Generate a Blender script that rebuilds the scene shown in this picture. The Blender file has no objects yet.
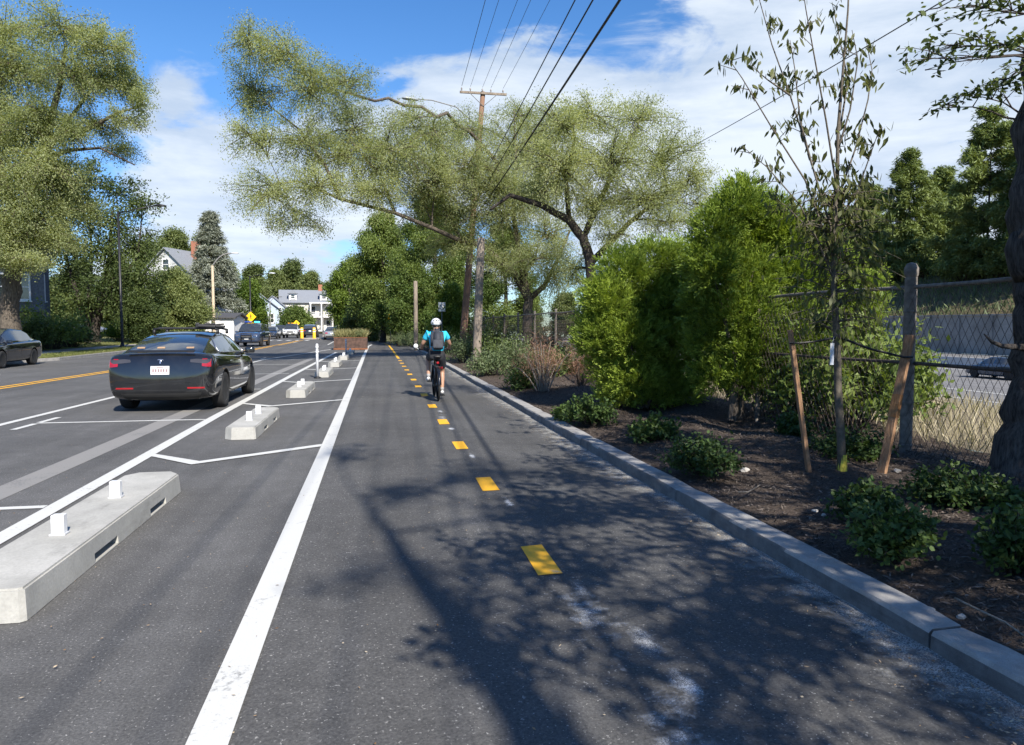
import bpy, bmesh, math, random
import numpy as np
from mathutils import Vector, Matrix
random.seed(7); RNG = np.random.default_rng(11)
R = math.radians; PI = math.pi
scene = bpy.context.scene
COL = scene.collection
EXPO = 0.82

# ------------------------------------------------------------------ camera
FPX = 730.0; CAMH = 1.55
YAW = math.atan(136/FPX); PITCH = math.atan(46.5/FPX)
cam_d = bpy.data.cameras.new('camera'); cam = bpy.data.objects.new('camera', cam_d); COL.objects.link(cam)
cam_d.sensor_width = 36; cam_d.lens = FPX/1024*36; cam_d.clip_end = 3000; cam_d.clip_start = .05
cam.location = (0, 0, CAMH); cam.rotation_euler = (PI/2-PITCH, 0, -YAW)
scene.camera = cam

def ray(px, py):
    x, y, z = px-512, FPX, -(py-372.5)
    c, s = math.cos(PITCH), math.sin(PITCH); y, z = y*c+z*s, -y*s+z*c
    c, s = math.cos(YAW), math.sin(YAW); return Vector((x*c+y*s, -x*s+y*c, z))
def W(px, py, Y):                     # world point seen at a photo position, at distance Y up the road
    d = ray(px, py); return Vector((0, 0, CAMH))+d*(Y/d.y)
def G(px, py, z=0.0):                 # world point on a level z
    d = ray(px, py); return Vector((0, 0, CAMH))+d*((z-CAMH)/d.z)
def mpp(px, Y):                       # metres per photo pixel there
    d = ray(px, 326); return Y/d.y

# ------------------------------------------------------------------ materials
MATS = {}
def nt(name):
    m = bpy.data.materials.new(name); m.use_nodes = True
    t = m.node_tree; t.nodes.clear()
    o = t.nodes.new('ShaderNodeOutputMaterial'); p = t.nodes.new('ShaderNodeBsdfPrincipled')
    t.links.new(p.outputs[0], o.inputs[0]); return m, t, p, o
def node(t, kind, **kw):
    n = t.nodes.new(kind)
    for k, v in kw.items():
        if k.startswith('i_'): n.inputs[int(k[2:])].default_value = v
        else: setattr(n, k, v)
    return n
def ramp(t, fac, stops):
    r = t.nodes.new('ShaderNodeValToRGB'); cr = r.color_ramp
    while len(cr.elements) < len(stops): cr.elements.new(.5)
    for e, (p, c) in zip(cr.elements, stops):
        e.position = p; e.color = (c, c, c, 1) if isinstance(c, (int, float)) else (*c, 1)
    t.links.new(fac, r.inputs[0]); return r.outputs[0]
def mixc(t, fac, a, b, mode='MIX'):
    m = t.nodes.new('ShaderNodeMix'); m.data_type = 'RGBA'; m.blend_type = mode
    for sock, v in ((m.inputs[0], fac), (m.inputs[6], a), (m.inputs[7], b)):
        if hasattr(v, 'links'): t.links.new(v, sock)
        elif isinstance(v, tuple): sock.default_value = (*v, 1)
        else: sock.default_value = v
    return m.outputs[2]
def coords(t, scale=(1, 1, 1), which='Object'):
    tc = t.nodes.new('ShaderNodeTexCoord'); mp = t.nodes.new('ShaderNodeMapping')
    mp.inputs['Scale'].default_value = scale; t.links.new(tc.outputs[which], mp.inputs[0]); return mp.outputs[0]
def noise(t, vec, scale, detail=4, rough=.55):
    n = t.nodes.new('ShaderNodeTexNoise'); n.inputs['Scale'].default_value = scale
    n.inputs['Detail'].default_value = detail; n.inputs['Roughness'].default_value = rough
    t.links.new(vec, n.inputs['Vector']); return n.outputs[0]
def bump(t, p, h, strength=.3, dist=.01):
    b = t.nodes.new('ShaderNodeBump'); b.inputs['Strength'].default_value = strength; b.inputs['Distance'].default_value = dist
    t.links.new(h, b.inputs['Height']); t.links.new(b.outputs[0], p.inputs['Normal'])

def plain(name, col, rough=.6, metal=0, var=.15, scale=6, spec=.5, coat=0, bmp=0, emit=None):
    if name in MATS: return MATS[name]
    m, t, p, o = nt(name); v = coords(t)
    n = noise(t, v, scale, 5)
    c = mixc(t, ramp(t, n, [(.3, 0.), (.7, 1.)]), tuple(max(0, x*(1-var)) for x in col), tuple(min(1, x*(1+var)) for x in col))
    t.links.new(c, p.inputs['Base Color']); p.inputs['Roughness'].default_value = rough; p.inputs['Metallic'].default_value = metal
    p.inputs['Specular IOR Level'].default_value = spec; p.inputs['Coat Weight'].default_value = coat; p.inputs['Coat Roughness'].default_value = .03
    if bmp: bump(t, p, noise(t, v, scale*6, 4), bmp)
    if emit: p.inputs['Emission Color'].default_value = (*emit[0], 1); p.inputs['Emission Strength'].default_value = emit[1]
    MATS[name] = m; return m

def leafmat(name, a, b, trans=.35, rough=.5, spec=.25):
    if name in MATS: return MATS[name]
    m, t, p, o = nt(name)
    at = node(t, 'ShaderNodeAttribute', attribute_name='tone')
    c = mixc(t, at.outputs['Fac'], a, b)
    t.links.new(c, p.inputs['Base Color']); p.inputs['Roughness'].default_value = rough; p.inputs['Specular IOR Level'].default_value = spec
    tr = node(t, 'ShaderNodeBsdfTranslucent')
    tc = mixc(t, 1.0, c, (1.35, 1.3, .6), 'MULTIPLY'); t.links.new(tc, tr.inputs[0])
    ms = node(t, 'ShaderNodeMixShader', i_0=trans)
    t.links.new(p.outputs[0], ms.inputs[1]); t.links.new(tr.outputs[0], ms.inputs[2]); t.links.new(ms.outputs[0], o.inputs[0])
    MATS[name] = m; return m

def bark(name, a, b, sc=(9, 9, 1.6)):
    if name in MATS: return MATS[name]
    m, t, p, o = nt(name); v = coords(t, sc)
    n = noise(t, v, 3, 6, .65); t.links.new(mixc(t, ramp(t, n, [(.35, 0.), (.65, 1.)]), a, b), p.inputs['Base Color'])
    p.inputs['Roughness'].default_value = .9; p.inputs['Specular IOR Level'].default_value = .2
    bump(t, p, n, .8, .02); MATS[name] = m; return m

def asphalt(name, base, warm=1.0, patch=.25):
    m, t, p, o = nt(name); v = coords(t)
    fine = noise(t, v, 75, 5, .75); spk = noise(t, v, 62, 2, .6); big = noise(t, v, .5, 4, .6)
    lane = noise(t, coords(t, (2.2, .035, 1)), 1.0, 3, .6)
    c = mixc(t, ramp(t, fine, [(.3, 0.), (.75, 1.)]), tuple(base*x*.45 for x in (1, 1, 1.02)), tuple(base*x*1.62 for x in (1*warm, 1, .97)))
    c = mixc(t, ramp(t, spk, [(.64, 0.), (.71, .8)]), c, (base*4.2, base*4.1, base*3.9))
    k = mixc(t, ramp(t, big, [(.3, 0.), (.7, 1.)]), (1-patch*.6,)*3, (1+patch*.6,)*3)
    c = mixc(t, 1.0, c, k, 'MULTIPLY')
    k = mixc(t, ramp(t, lane, [(.3, 0.), (.7, 1.)]), (.84,)*3, (1.18,)*3)
    c = mixc(t, 1.0, c, k, 'MULTIPLY')
    mid = noise(t, v, 4.5, 5, .7); c = mixc(t, 1.0, c, mixc(t, ramp(t, mid, [(.3, 0.), (.7, 1.)]), (.88,)*3, (1.12,)*3), 'MULTIPLY')
    oil = noise(t, v, 1.7, 3, .5); c = mixc(t, ramp(t, oil, [(.66, 0.), (.76, .35)]), c, (base*.5,)*3)
    t.links.new(c, p.inputs['Base Color']); p.inputs['Roughness'].default_value = .82; p.inputs['Specular IOR Level'].default_value = .3
    bump(t, p, fine, .5, .006); MATS[name] = m; return m

def paint(name, col, wear=.35, base=.07, edge=30):
    m, t, p, o = nt(name); v = coords(t)
    n = noise(t, v, edge, 6, .7); n2 = noise(t, v, 2.2, 4, .6); f = noise(t, v, 200, 3, .7)
    a = t.nodes.new('ShaderNodeMath'); a.operation = 'MULTIPLY_ADD'; t.links.new(n2, a.inputs[0]); a.inputs[1].default_value = .6; t.links.new(n, a.inputs[2])
    w = ramp(t, a.outputs[0], [(max(0, wear-.09), .9), (min(1, wear+.07), 0.)])
    c2 = mixc(t, ramp(t, f, [(.3, 0.), (.8, 1.)]), tuple(x*.82 for x in col), col)
    t.links.new(mixc(t, w, c2, (base*1.2,)*3), p.inputs['Base Color']); p.inputs['Roughness'].default_value = .7
    bump(t, p, f, .3, .004); MATS[name] = m; return m

def concrete(name, a, b, scale=4, bm=.35):
    m, t, p, o = nt(name); v = coords(t)
    n = noise(t, v, scale, 8, .65); f = noise(t, v, scale*28, 3, .6)
    c = mixc(t, ramp(t, n, [(.3, 0.), (.7, 1.)]), a, b); c = mixc(t, ramp(t, f, [(.3, .0), (.75, .35)]), c, tuple(x*.6 for x in a))
    st = noise(t, coords(t, (3.5, 1.1, 6)), 1.6, 6, .7); c = mixc(t, ramp(t, st, [(.55, 0.), (.72, .45)]), c, tuple(x*.5 for x in a))
    t.links.new(c, p.inputs['Base Color']); p.inputs['Roughness'].default_value = .88; p.inputs['Specular IOR Level'].default_value = .25
    bump(t, p, f, bm, .006); MATS[name] = m; return m

def glassmat(name, col=(.02, .025, .03), rough=.04):
    m, t, p, o = nt(name); v = coords(t); n = noise(t, v, 3, 2)
    t.links.new(mixc(t, n, tuple(x*.7 for x in col), tuple(x*1.3 for x in col)), p.inputs['Base Color'])
    p.inputs['Roughness'].default_value = rough; p.inputs['Specular IOR Level'].default_value = .8; p.inputs['Coat Weight'].default_value = .6; p.inputs['Coat Roughness'].default_value = .02
    MATS[name] = m; return m

def carpaint(name, col, metal=.3):
    m, t, p, o = nt(name); v = coords(t); n = noise(t, v, 900, 2); d = noise(t, v, 3, 4)
    c = mixc(t, ramp(t, n, [(.4, 0.), (.7, 1.)]), tuple(x*.8 for x in col), tuple(x*1.25 for x in col))
    c = mixc(t, ramp(t, d, [(.5, 0.), (.85, .06)]), c, (.2, .19, .17))
    t.links.new(c, p.inputs['Base Color']); p.inputs['Metallic'].default_value = metal
    t.links.new(ramp(t, d, [(.3, .06), (.8, .14)]), p.inputs['Roughness'])
    p.inputs['Coat Weight'].default_value = 1; p.inputs['Coat Roughness'].default_value = .04; MATS[name] = m; return m

# ------------------------------------------------------------------ objects
def setp(o, label=None, cat=None, group=None, kind=None):
    if label: o['label'] = label
    if cat: o['category'] = cat
    if group: o['group'] = group
    if kind: o['kind'] = kind
    return o
def thing(name, label, cat, loc=(0, 0, 0), rz=0, group=None, kind=None):
    o = bpy.data.objects.new(name, None); COL.objects.link(o); o.location = loc; o.rotation_euler = (0, 0, rz)
    o.empty_display_size = .2
    return setp(o, label, cat, group, kind)
def link(name, me, mats, parent=None, smooth=False, loc=None):
    o = bpy.data.objects.new(name, me); COL.objects.link(o)
    for m in (mats if isinstance(mats, (list, tuple)) else [mats]): me.materials.append(m)
    if parent: o.parent = parent
    if loc is not None: o.location = loc
    if smooth:
        me.polygons.foreach_set('use_smooth', np.ones(len(me.polygons), bool))
    return o
def copy_tree(o, parent=None):
    c = o.copy(); COL.objects.link(c)
    if parent: c.parent = parent
    for ch in list(o.children): copy_tree(ch, c)
    return c
def part_label(o, s): o['label'] = s; return o

class MB:
    """collects boxes, tubes, lathes, sheets into ONE mesh"""
    def __init__(s): s.v = []; s.f = []; s.mi = []; s.cur = 0
    def add(s, vs, fs):
        b = len(s.v); s.v.extend(tuple(map(float, v)) for v in vs)
        for f in fs: s.f.append([b+i for i in f]); s.mi.append(s.cur)
        return s
    def box(s, c, d, rot=None, bev=0):
        x, y, z = (q/2 for q in d); M = rot or Matrix.Identity(3); c = Vector(c)
        if bev:
            bm = bmesh.new(); bmesh.ops.create_cube(bm, size=1)
            for v in bm.verts: v.co = Vector((v.co.x*d[0], v.co.y*d[1], v.co.z*d[2]))
            bmesh.ops.bevel(bm, geom=list(bm.edges), offset=bev, segments=2, profile=.6, affect='EDGES')
            s.add([M@v.co+c for v in bm.verts], [[v.index for v in f.verts] for f in bm.faces]); bm.free(); return s
        vs = [M@Vector((a*x, b*y, e*z))+c for a in (-1, 1) for b in (-1, 1) for e in (-1, 1)]
        return s.add(vs, [(0, 1, 3, 2), (4, 6, 7, 5), (0, 4, 5, 1), (2, 3, 7, 6), (0, 2, 6, 4), (1, 5, 7, 3)])
    def tube(s, pts, rad, n=8, cap=True):
        pts = [Vector(p) for p in pts]
        if not isinstance(rad, (list, tuple)): rad = [rad]*len(pts)
        vs = []; prev = None
        for i, p in enumerate(pts):
            d = (pts[min(i+1, len(pts)-1)]-pts[max(i-1, 0)])
            d = d.normalized() if d.length > 1e-9 else Vector((0, 0, 1))
            if prev is None:
                u = d.cross(Vector((0, 0, 1)) if abs(d.z) < .9 else Vector((1, 0, 0))).normalized()
            else:
                u = (prev-d*prev.dot(d)); u = u.normalized() if u.length > 1e-6 else d.orthogonal().normalized()
            prev = u; w = d.cross(u)
            for k in range(n):
                a = 2*PI*k/n; vs.append(p+(u*math.cos(a)+w*math.sin(a))*rad[i])
        fs = [(i*n+k, i*n+(k+1) % n, (i+1)*n+(k+1) % n, (i+1)*n+k) for i in range(len(pts)-1) for k in range(n)]
        if cap: fs += [tuple(reversed(range(n))), tuple((len(pts)-1)*n+k for k in range(n))]
        return s.add(vs, fs)
    def lathe(s, prof, n=16, c=(0, 0, 0), M=None):
        M = M or Matrix.Identity(3); c = Vector(c); vs = []
        for r, z in prof:
            for k in range(n):
                a = 2*PI*k/n; vs.append(M@Vector((r*math.cos(a), r*math.sin(a), z))+c)
        fs = [(i*n+k, i*n+(k+1) % n, (i+1)*n+(k+1) % n, (i+1)*n+k) for i in range(len(prof)-1) for k in range(n)]
        if prof[0][0] > 1e-4: fs.append(tuple(reversed(range(n))))
        if prof[-1][0] > 1e-4: fs.append(tuple((len(prof)-1)*n+k for k in range(n)))
        return s.add(vs, fs)
    def prism(s, poly, d, M=None, c=(0, 0, 0)):      # 2-D outline (x,z) extruded along y by d
        M = M or Matrix.Identity(3); c = Vector(c); n = len(poly)
        vs = [M@Vector((x, -d/2, z))+c for x, z in poly]+[M@Vector((x, d/2, z))+c for x, z in poly]
        fs = [tuple(range(n)), tuple(reversed(range(n, 2*n)))]+[(i, i+n, (i+1) % n+n, (i+1) % n) for i in range(n)]
        return s.add(vs, fs)
    def sheet(s, poly, z=0.0): return s.add([(x, y, z) for x, y in poly], [tuple(range(len(poly)))])
    def build(s, name, mats, parent=None, smooth=False, loc=None, fix=True):
        me = bpy.data.meshes.new(name); me.from_pydata(s.v, [], s.f)
        if any(s.mi): me.polygons.foreach_set('material_index', s.mi)
        if fix:
            bm = bmesh.new(); bm.from_mesh(me); bmesh.ops.recalc_face_normals(bm, faces=list(bm.faces)); bm.to_mesh(me); bm.free()
        me.update()
        return link(name, me, mats, parent, smooth, loc)
def auto_smooth(o, ang=35):
    me = o.data; me.polygons.foreach_set('use_smooth', np.ones(len(me.polygons), bool))
    me.set_sharp_from_angle(angle=R(ang)); return o
def structure(o): o['kind'] = 'structure'; return o
def rotx(a): return Matrix.Rotation(a, 3, 'X')
def roty(a): return Matrix.Rotation(a, 3, 'Y')
def rotz(a): return Matrix.Rotation(a, 3, 'Z')

# ------------------------------------------------------------------ foliage
def unit(a): return a/np.maximum(np.linalg.norm(a, axis=-1, keepdims=True), 1e-9)
def leaf_mesh(name, C, D, N, L, Wd, tone, hexa=False):
    C = np.asarray(C, float); n = len(C); T = unit(np.asarray(D, float)); S = unit(np.cross(T, N)); Nn = np.cross(S, T)
    L = np.broadcast_to(np.asarray(L, float), (n,))[:, None]; Wd = np.broadcast_to(np.asarray(Wd, float), (n,))[:, None]
    if hexa:
        V = np.stack([C-T*L*.5, C-T*L*.15+S*Wd*.5-Nn*Wd*.12, C+T*L*.2+S*Wd*.38-Nn*Wd*.1, C+T*L*.5-Nn*L*.08, C+T*L*.2-S*Wd*.38-Nn*Wd*.1, C-T*L*.15-S*Wd*.5-Nn*Wd*.12], 1); k = 6
    else:
        V = np.stack([C-T*L*.5, C+S*Wd*.5, C+T*L*.5, C-S*Wd*.5], 1); k = 4
    me = bpy.data.meshes.new(name)
    me.vertices.add(n*k); me.vertices.foreach_set('co', V.reshape(-1).astype(np.float32))
    me.loops.add(n*k); me.loops.foreach_set('vertex_index', np.arange(n*k, dtype=np.int32))
    me.polygons.add(n); me.polygons.foreach_set('loop_start', (np.arange(n)*k).astype(np.int32))
    me.update(calc_edges=True)
    at = me.attributes.new('tone', 'FLOAT', 'FACE'); at.data.foreach_set('value', np.clip(tone, 0, 1).astype(np.float32))
    return me
def rdir(n): return unit(RNG.normal(size=(n, 3)))
def leaves_on(paths, per, spread, L, Wd, tone0, t0=.3, hang=0., up=.6, along=.5):
    """leaves scattered along an array of twigs: paths (n,3 control points,3)"""
    P = np.asarray(paths, float); n = len(P); idx = np.repeat(np.arange(n), per); m = len(idx)
    t = t0+(1-t0)*RNG.random(m)**.8; A, B, Cc = P[idx, 0], P[idx, 1], P[idx, 2]; tt = t[:, None]
    C = (1-tt)**2*A+2*tt*(1-tt)*B+tt**2*Cc+RNG.normal(size=(m, 3))*spread
    dirn = unit(Cc-A)*along+rdir(m)*.8; dirn[:, 2] -= hang
    nor = rdir(m); nor[:, 2] = np.abs(nor[:, 2])+up
    tone = np.repeat(np.asarray(tone0), per)+RNG.normal(size=m)*.10
    return C, dirn, nor, L*RNG.uniform(.65, 1.3, m), Wd*RNG.uniform(.65, 1.3, m), tone

def bez(a, b, c, n): return [a*(1-t)**2+b*(2*t*(1-t))+c*t*t for t in (i/(n-1) for i in range(n))]
def tree(name, label, cat, trunk, clumps, leaf, per=40, nb=26, barkm=None, leafm=None, group=None, droop=.0, hang=.2,
         twig=True, spread=None, aspect=.5, tonebase=.5, hexa=False, extra_limbs=(), limb_r=.34, t0=.3, sides=9, twig_r=.012, up=.6, puff=1.28, fill=1.0):
    """trunk: list of (point, radius) from the base up. clumps: (centre, (rx,ry,rz), weight[, start index])"""
    base = Vector(trunk[0][0]); root = thing(name, label, cat, base, 0, group)
    tb = MB(); pts = [Vector(p)-base for p, r in trunk]; rad = [r for p, r in trunk]
    sp = []; sr = []
    for i in range(len(pts)-1):       # smooth trunk with a little wander
        for k in range(4):
            t = k/4; q = pts[i].lerp(pts[i+1], t)
            j = rad[i]*.16; q = q+Vector((random.uniform(-j, j), random.uniform(-j, j), 0)) if (i+k) else q
            sp.append(q); sr.append((rad[i]*(1-t)+rad[i+1]*t)*random.uniform(.94, 1.06))
    sp.append(pts[-1]); sr.append(rad[-1]); s0_ = (sp[1]-sp[0]).normalized(); q0 = sr[0]
    fl = [(sp[0]-s0_*.12, q0*1.5), (sp[0]+s0_*.04, q0*1.38), (sp[0]+s0_*q0*.6, q0*1.16), (sp[0]+s0_*q0*1.3, q0*1.04)]; cut_ = [(p, r) for p, r in zip(sp, sr) if (p-sp[0]).length > q0*1.6]
    tb.tube([p for p, r in fl]+[p for p, r in cut_], [r for p, r in fl]+[r for p, r in cut_], sides)
    cand = list(zip(sp, sr))[4:]
    for pl, rr in extra_limbs:
        q = [Vector(p)-base for p in pl]; tb.tube(q, rr, 7)
        for i in range(1, len(q)): cand += [(q[i], rr[i]), (q[i].lerp(q[i-1], .5), (rr[i]+rr[i-1])/2)]
    paths = []; tones = []
    for cl in clumps:
        c = Vector(cl[0])-base; r = cl[1]; w = cl[2]
        st, rs = min(cand, key=lambda e: (e[0]-c).length+(1.5 if e[0].z > c.z+.3 else 0)+2.0*max(0, .03-e[1])*30)
        d = (c-st).length; r0 = min(limb_r*rs*1.6, .05+d*.02)
        mid = st.lerp(c, .5)+Vector((random.uniform(-.1, .1)*d, random.uniform(-.1, .1)*d, .12*d))
        lb = bez(st, mid, c, 7); lb = [p+Vector((random.uniform(-1, 1), random.uniform(-1, 1), random.uniform(-1, 1)))*d*.018 if 0 < i < 6 else p for i, p in enumerate(lb)]
        tb.tube(lb, [r0*(1-.8*i/6) for i in range(7)], 6, False)
        ctone = tonebase+random.uniform(-.28, .28)
        nn = max(4, int(nb*w*2.6*fill))
        for k in range(nn):
            u = Vector(RNG.normal(size=3)).normalized()*(random.random()**.36)
            e = c+Vector((u.x*r[0], u.y*r[1], u.z*r[2]))*puff; s0 = lb[random.choice((3, 4, 5, 6, 6))]
            m2 = s0.lerp(e, .55)+Vector((0, 0, (.18-droop*.1)*(e-s0).length)); e = e-Vector((0, 0, droop*random.random()*r[2]))
            paths.append((s0, m2, e)); tones.append(ctone+random.uniform(-.15, .15))
            if twig and random.random() < (twig if isinstance(twig, float) else 1):
                tb.tube(bez(s0, m2, e, 4), [twig_r*1.6, twig_r*1.1, twig_r*.7, twig_r*.35], 4, False)
    tr = tb.build('trunk', barkm, root, True, fix=False)
    P = np.array([[list(a), list(b), list(c)] for a, b, c in paths])
    sp_ = spread if spread is not None else leaf*1.6
    lm = leaf_mesh('crown', *leaves_on(P, int(per*1.7), sp_, leaf, leaf*aspect, tones, t0, hang, up), hexa=hexa)
    link('crown', lm, leafm, root)
    return root

def shrub(name, label, base, h, w, leafm, barkm, n=34, per=26, leaf=.05, aspect=.6, group=None, tone=.5, hang=0., hexa=True, stems=None, up=.6, spread=.03, dome=True, stemr=.006, t0=.3):
    base = Vector(base); root = thing(name, label, 'shrub', base, 0, group); tb = MB(); paths = []; tones = []
    for k in range(n):
        a = random.uniform(0, 2*PI); rr = random.random()**.5; zz = math.sqrt(max(0.05, 1-rr*rr*.85)) if dome else random.uniform(.7, 1)
        e = Vector((math.cos(a)*rr*w/2, math.sin(a)*rr*w/2, h*zz*random.uniform(.6, 1.05)))
        s0 = Vector((math.cos(a)*rr*w*.1, math.sin(a)*rr*w*.1, -.02)); m = s0.lerp(e, .5)+Vector((0, 0, h*.15))
        if random.random() < .45: e.z *= .55
        paths.append((s0, m, e)); tones.append(tone+random.uniform(-.3, .3)); tb.tube(bez(s0, m, e, 4), [stemr, stemr*.85, stemr*.6, stemr*.3], 4, False)
    tb.build('stem', barkm, root, fix=False)
    P = np.array([[list(a), list(b), list(c)] for a, b, c in paths])
    link('foliage', leaf_mesh('foliage', *leaves_on(P, per, spread, leaf, leaf*aspect, tones, t0, hang, up), hexa=hexa), leafm, root)
    return root

def conifer(name, label, base, h, rad, leafm, barkm, tiers=22, per_tier=9, needle=.22, per=60, droop=.25, low=.06, group=None, top_pow=.85, spread=.14, tonebase=.5, jag=.25, up=.5, tr=.2, tier_gap=0.):
    base = Vector(base); root = thing(name, label, 'tree', base, 0, group); tb = MB()
    tb.tube([(0, 0, -.1), (0, 0, h*.5), (0, 0, h*.98)], [tr, tr*.6, .02], 8)
    paths = []; tones = []
    for i in range(tiers):
        f = low+(1-low)*((i+random.random()*.6)/tiers); z = h*f; r = rad*(1-f)**top_pow+.05*rad*(f > .9)
        n = max(3, int(per_tier*(1-f*.55))); ct = tonebase+random.uniform(-.2, .2)
        for k in range(n):
            a = 2*PI*(k+random.random()*.8)/n+i*1.3; rr = r*random.uniform(1-jag, 1+jag*.35)
            s0 = Vector((0, 0, z)); dz = -droop*rr+.25*rr*f
            e = Vector((math.cos(a)*rr, math.sin(a)*rr, z+dz)); m = s0.lerp(e, .5)+Vector((0, 0, .10*rr))
            paths.append((s0, m, e)); tones.append(ct+random.uniform(-.15, .15))
            tb.tube([s0, m, e], [.04, .025, .008], 4, False)
            for q in (-1, 1):          # side sprays
                for tpos in (.5, .75):
                    b0 = s0*(1-tpos)**2+m*(2*tpos*(1-tpos))+e*tpos**2; d = Vector((math.cos(a+q*.8), math.sin(a+q*.8), -.15))*rr*.36*(1.2-tpos)
                    paths.append((b0, b0+d*.5+Vector((0, 0, .05)), b0+d)); tones.append(ct+random.uniform(-.15, .15))
    tb.build('trunk', barkm, root, fix=False)
    P = np.array([[list(a), list(b), list(c)] for a, b, c in paths])
    C, D, N, L, Wd, tn = leaves_on(P, per, spread, needle, needle*.22, tones, .12, .1, up, 1.0)
    link('crown', leaf_mesh('crown', C, D, N, L, Wd, tn), leafm, root); return root

def blades(name, pts, h, w, tone, leafm, lean=.35):
    """grass blades standing on points pts (n,3)"""
    pts = np.asarray(pts, float); n = len(pts); hh = h*RNG.uniform(.45, 1.15, n)
    D = np.stack([RNG.normal(size=n)*lean, RNG.normal(size=n)*lean, np.ones(n)], 1); D = unit(D)
    C = pts+D*hh[:, None]*.5
    return leaf_mesh(name, C, D, rdir(n), hh, w, tone+RNG.normal(size=n)*.2)

# ------------------------------------------------------------------ light and sky
SUN_EL = R(38.5); SUN_AZ_DIR = Vector((.25, -.97, 0)).normalized()   # horizontal direction towards the sun
sun_dir = Vector((SUN_AZ_DIR.x*math.cos(SUN_EL), SUN_AZ_DIR.y*math.cos(SUN_EL), math.sin(SUN_EL)))
sl = bpy.data.lights.new('sun', 'SUN'); so = bpy.data.objects.new('sun', sl); COL.objects.link(so)
sl.energy = 5.0; sl.angle = R(.45); sl.color = (1, .935, .835)
so.rotation_euler = sun_dir.to_track_quat('Z', 'Y').to_euler(); so.location = sun_dir*60
w = bpy.data.worlds.new('World'); scene.world = w; w.use_nodes = True; t = w.node_tree; t.nodes.clear()
out = t.nodes.new('ShaderNodeOutputWorld'); bg = t.nodes.new('ShaderNodeBackground'); t.links.new(bg.outputs[0], out.inputs[0])
bg.inputs[1].default_value = .076
sky = t.nodes.new('ShaderNodeTexSky'); sky.sky_type = 'NISHITA'; sky.sun_disc = False
sky.sun_elevation = SUN_EL; sky.sun_rotation = math.atan2(SUN_AZ_DIR.x, SUN_AZ_DIR.y)
sky.air_density = 1.0; sky.dust_density = .15; sky.ozone_density = 2.0; sky.altitude = 0
def mth(op, a, b=None, c=None, clamp=False):
    m = t.nodes.new('ShaderNodeMath'); m.operation = op; m.use_clamp = clamp
    for i, v in enumerate((a, b, c)):
        if v is None: continue
        if hasattr(v, 'links'): t.links.new(v, m.inputs[i])
        else: m.inputs[i].default_value = v
    return m.outputs[0]
tc = t.nodes.new('ShaderNodeTexCoord'); dirv = tc.outputs['Generated']
sep = t.nodes.new('ShaderNodeSeparateXYZ'); t.links.new(dirv, sep.inputs[0])
zc = mth('ADD', mth('MAXIMUM', sep.outputs[2], 0.0), .10)
cmb = t.nodes.new('ShaderNodeCombineXYZ'); t.links.new(mth('DIVIDE', sep.outputs[0], zc), cmb.inputs[0]); t.links.new(mth('DIVIDE', sep.outputs[1], zc), cmb.inputs[1])
plane = cmb.outputs[0]
def skynoise(vec, scale, detail, rough, dist=0.):
    n = t.nodes.new('ShaderNodeTexNoise'); n.inputs['Scale'].default_value = scale; n.inputs['Detail'].default_value = detail
    n.inputs['Roughness'].default_value = rough; n.inputs['Distortion'].default_value = dist; t.links.new(vec, n.inputs['Vector']); return n.outputs[0]
def blob(px, py, radius_px, soft=.6):
    """a smooth patch of sky round one compass direction, 1 in its middle"""
    d = ray(px, py).normalized(); vd = t.nodes.new('ShaderNodeVectorMath'); vd.operation = 'DOT_PRODUCT'
    t.links.new(dirv, vd.inputs[0]); vd.inputs[1].default_value = d
    a = mth('ARCCOSINE', mth('MINIMUM', vd.outputs['Value'], 1.0))
    mr = t.nodes.new('ShaderNodeMapRange'); mr.interpolation_type = 'SMOOTHSTEP'
    r = radius_px/FPX; t.links.new(a, mr.inputs[0]); mr.inputs[1].default_value = r*(1-soft); mr.inputs[2].default_value = r*(1+soft)
    mr.inputs[3].default_value = 1; mr.inputs[4].default_value = 0; return mr.outputs[0]
cum = skynoise(plane, 1.1, 9, .58, .3)                 # cumulus shapes
mpn = t.nodes.new('ShaderNodeMapping'); t.links.new(dirv, mpn.inputs[0]); mpn.inputs['Scale'].default_value = (2.2, 2.2, 5.2)
puff = skynoise(mpn.outputs[0], 2.3, 10, .6, .35)
cov = mth('ADD', mth('MULTIPLY', cum, .25), mth('MULTIPLY', puff, .75))
for px, py, r, k in ((860, 110, 190, .20), (640, 130, 130, .22), (470, 95, 90, .22), (400, 95, 60, .17), (240, 185, 110, .25), (175, 140, 60, .13), (330, 225, 60, .09), (185, 62, 34, .19),
                     (330, 10, 120, -.24), (480, -10, 130, -.16), (640, 20, 60, -.10), (190, 10, 80, -.06), (690, 35, 45, -.10), (300, 275, 50, -.14), (200, 95, 20, -.06), (60, 40, 140, -.2), (240, 60, 40, -.07)):
    cov = mth('ADD', cov, mth('MULTIPLY', blob(px, py, r), k))
bk = t.nodes.new('ShaderNodeMapRange'); t.links.new(sep.outputs[1], bk.inputs[0]); bk.inputs[1].default_value = -.1; bk.inputs[2].default_value = .3; bk.inputs[3].default_value = -.35; bk.inputs[4].default_value = 0
cov = mth('ADD', cov, bk.outputs[0])  # cloud cover cleared behind the camera, out of view, to lower the fill light
den = t.nodes.new('ShaderNodeMapRange'); den.interpolation_type = 'SMOOTHSTEP'
t.links.new(cov, den.inputs[0]); den.inputs[1].default_value = .49; den.inputs[2].default_value = .615
dens = mth('MULTIPLY', den.outputs[0], .93)
mpl = t.nodes.new('ShaderNodeMapping'); t.links.new(dirv, mpl.inputs[0]); mpl.inputs['Scale'].default_value = (1.6, 1.6, 8.0)
lay = skynoise(mpl.outputs[0], 1.6, 7, .6, .2)
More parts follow.
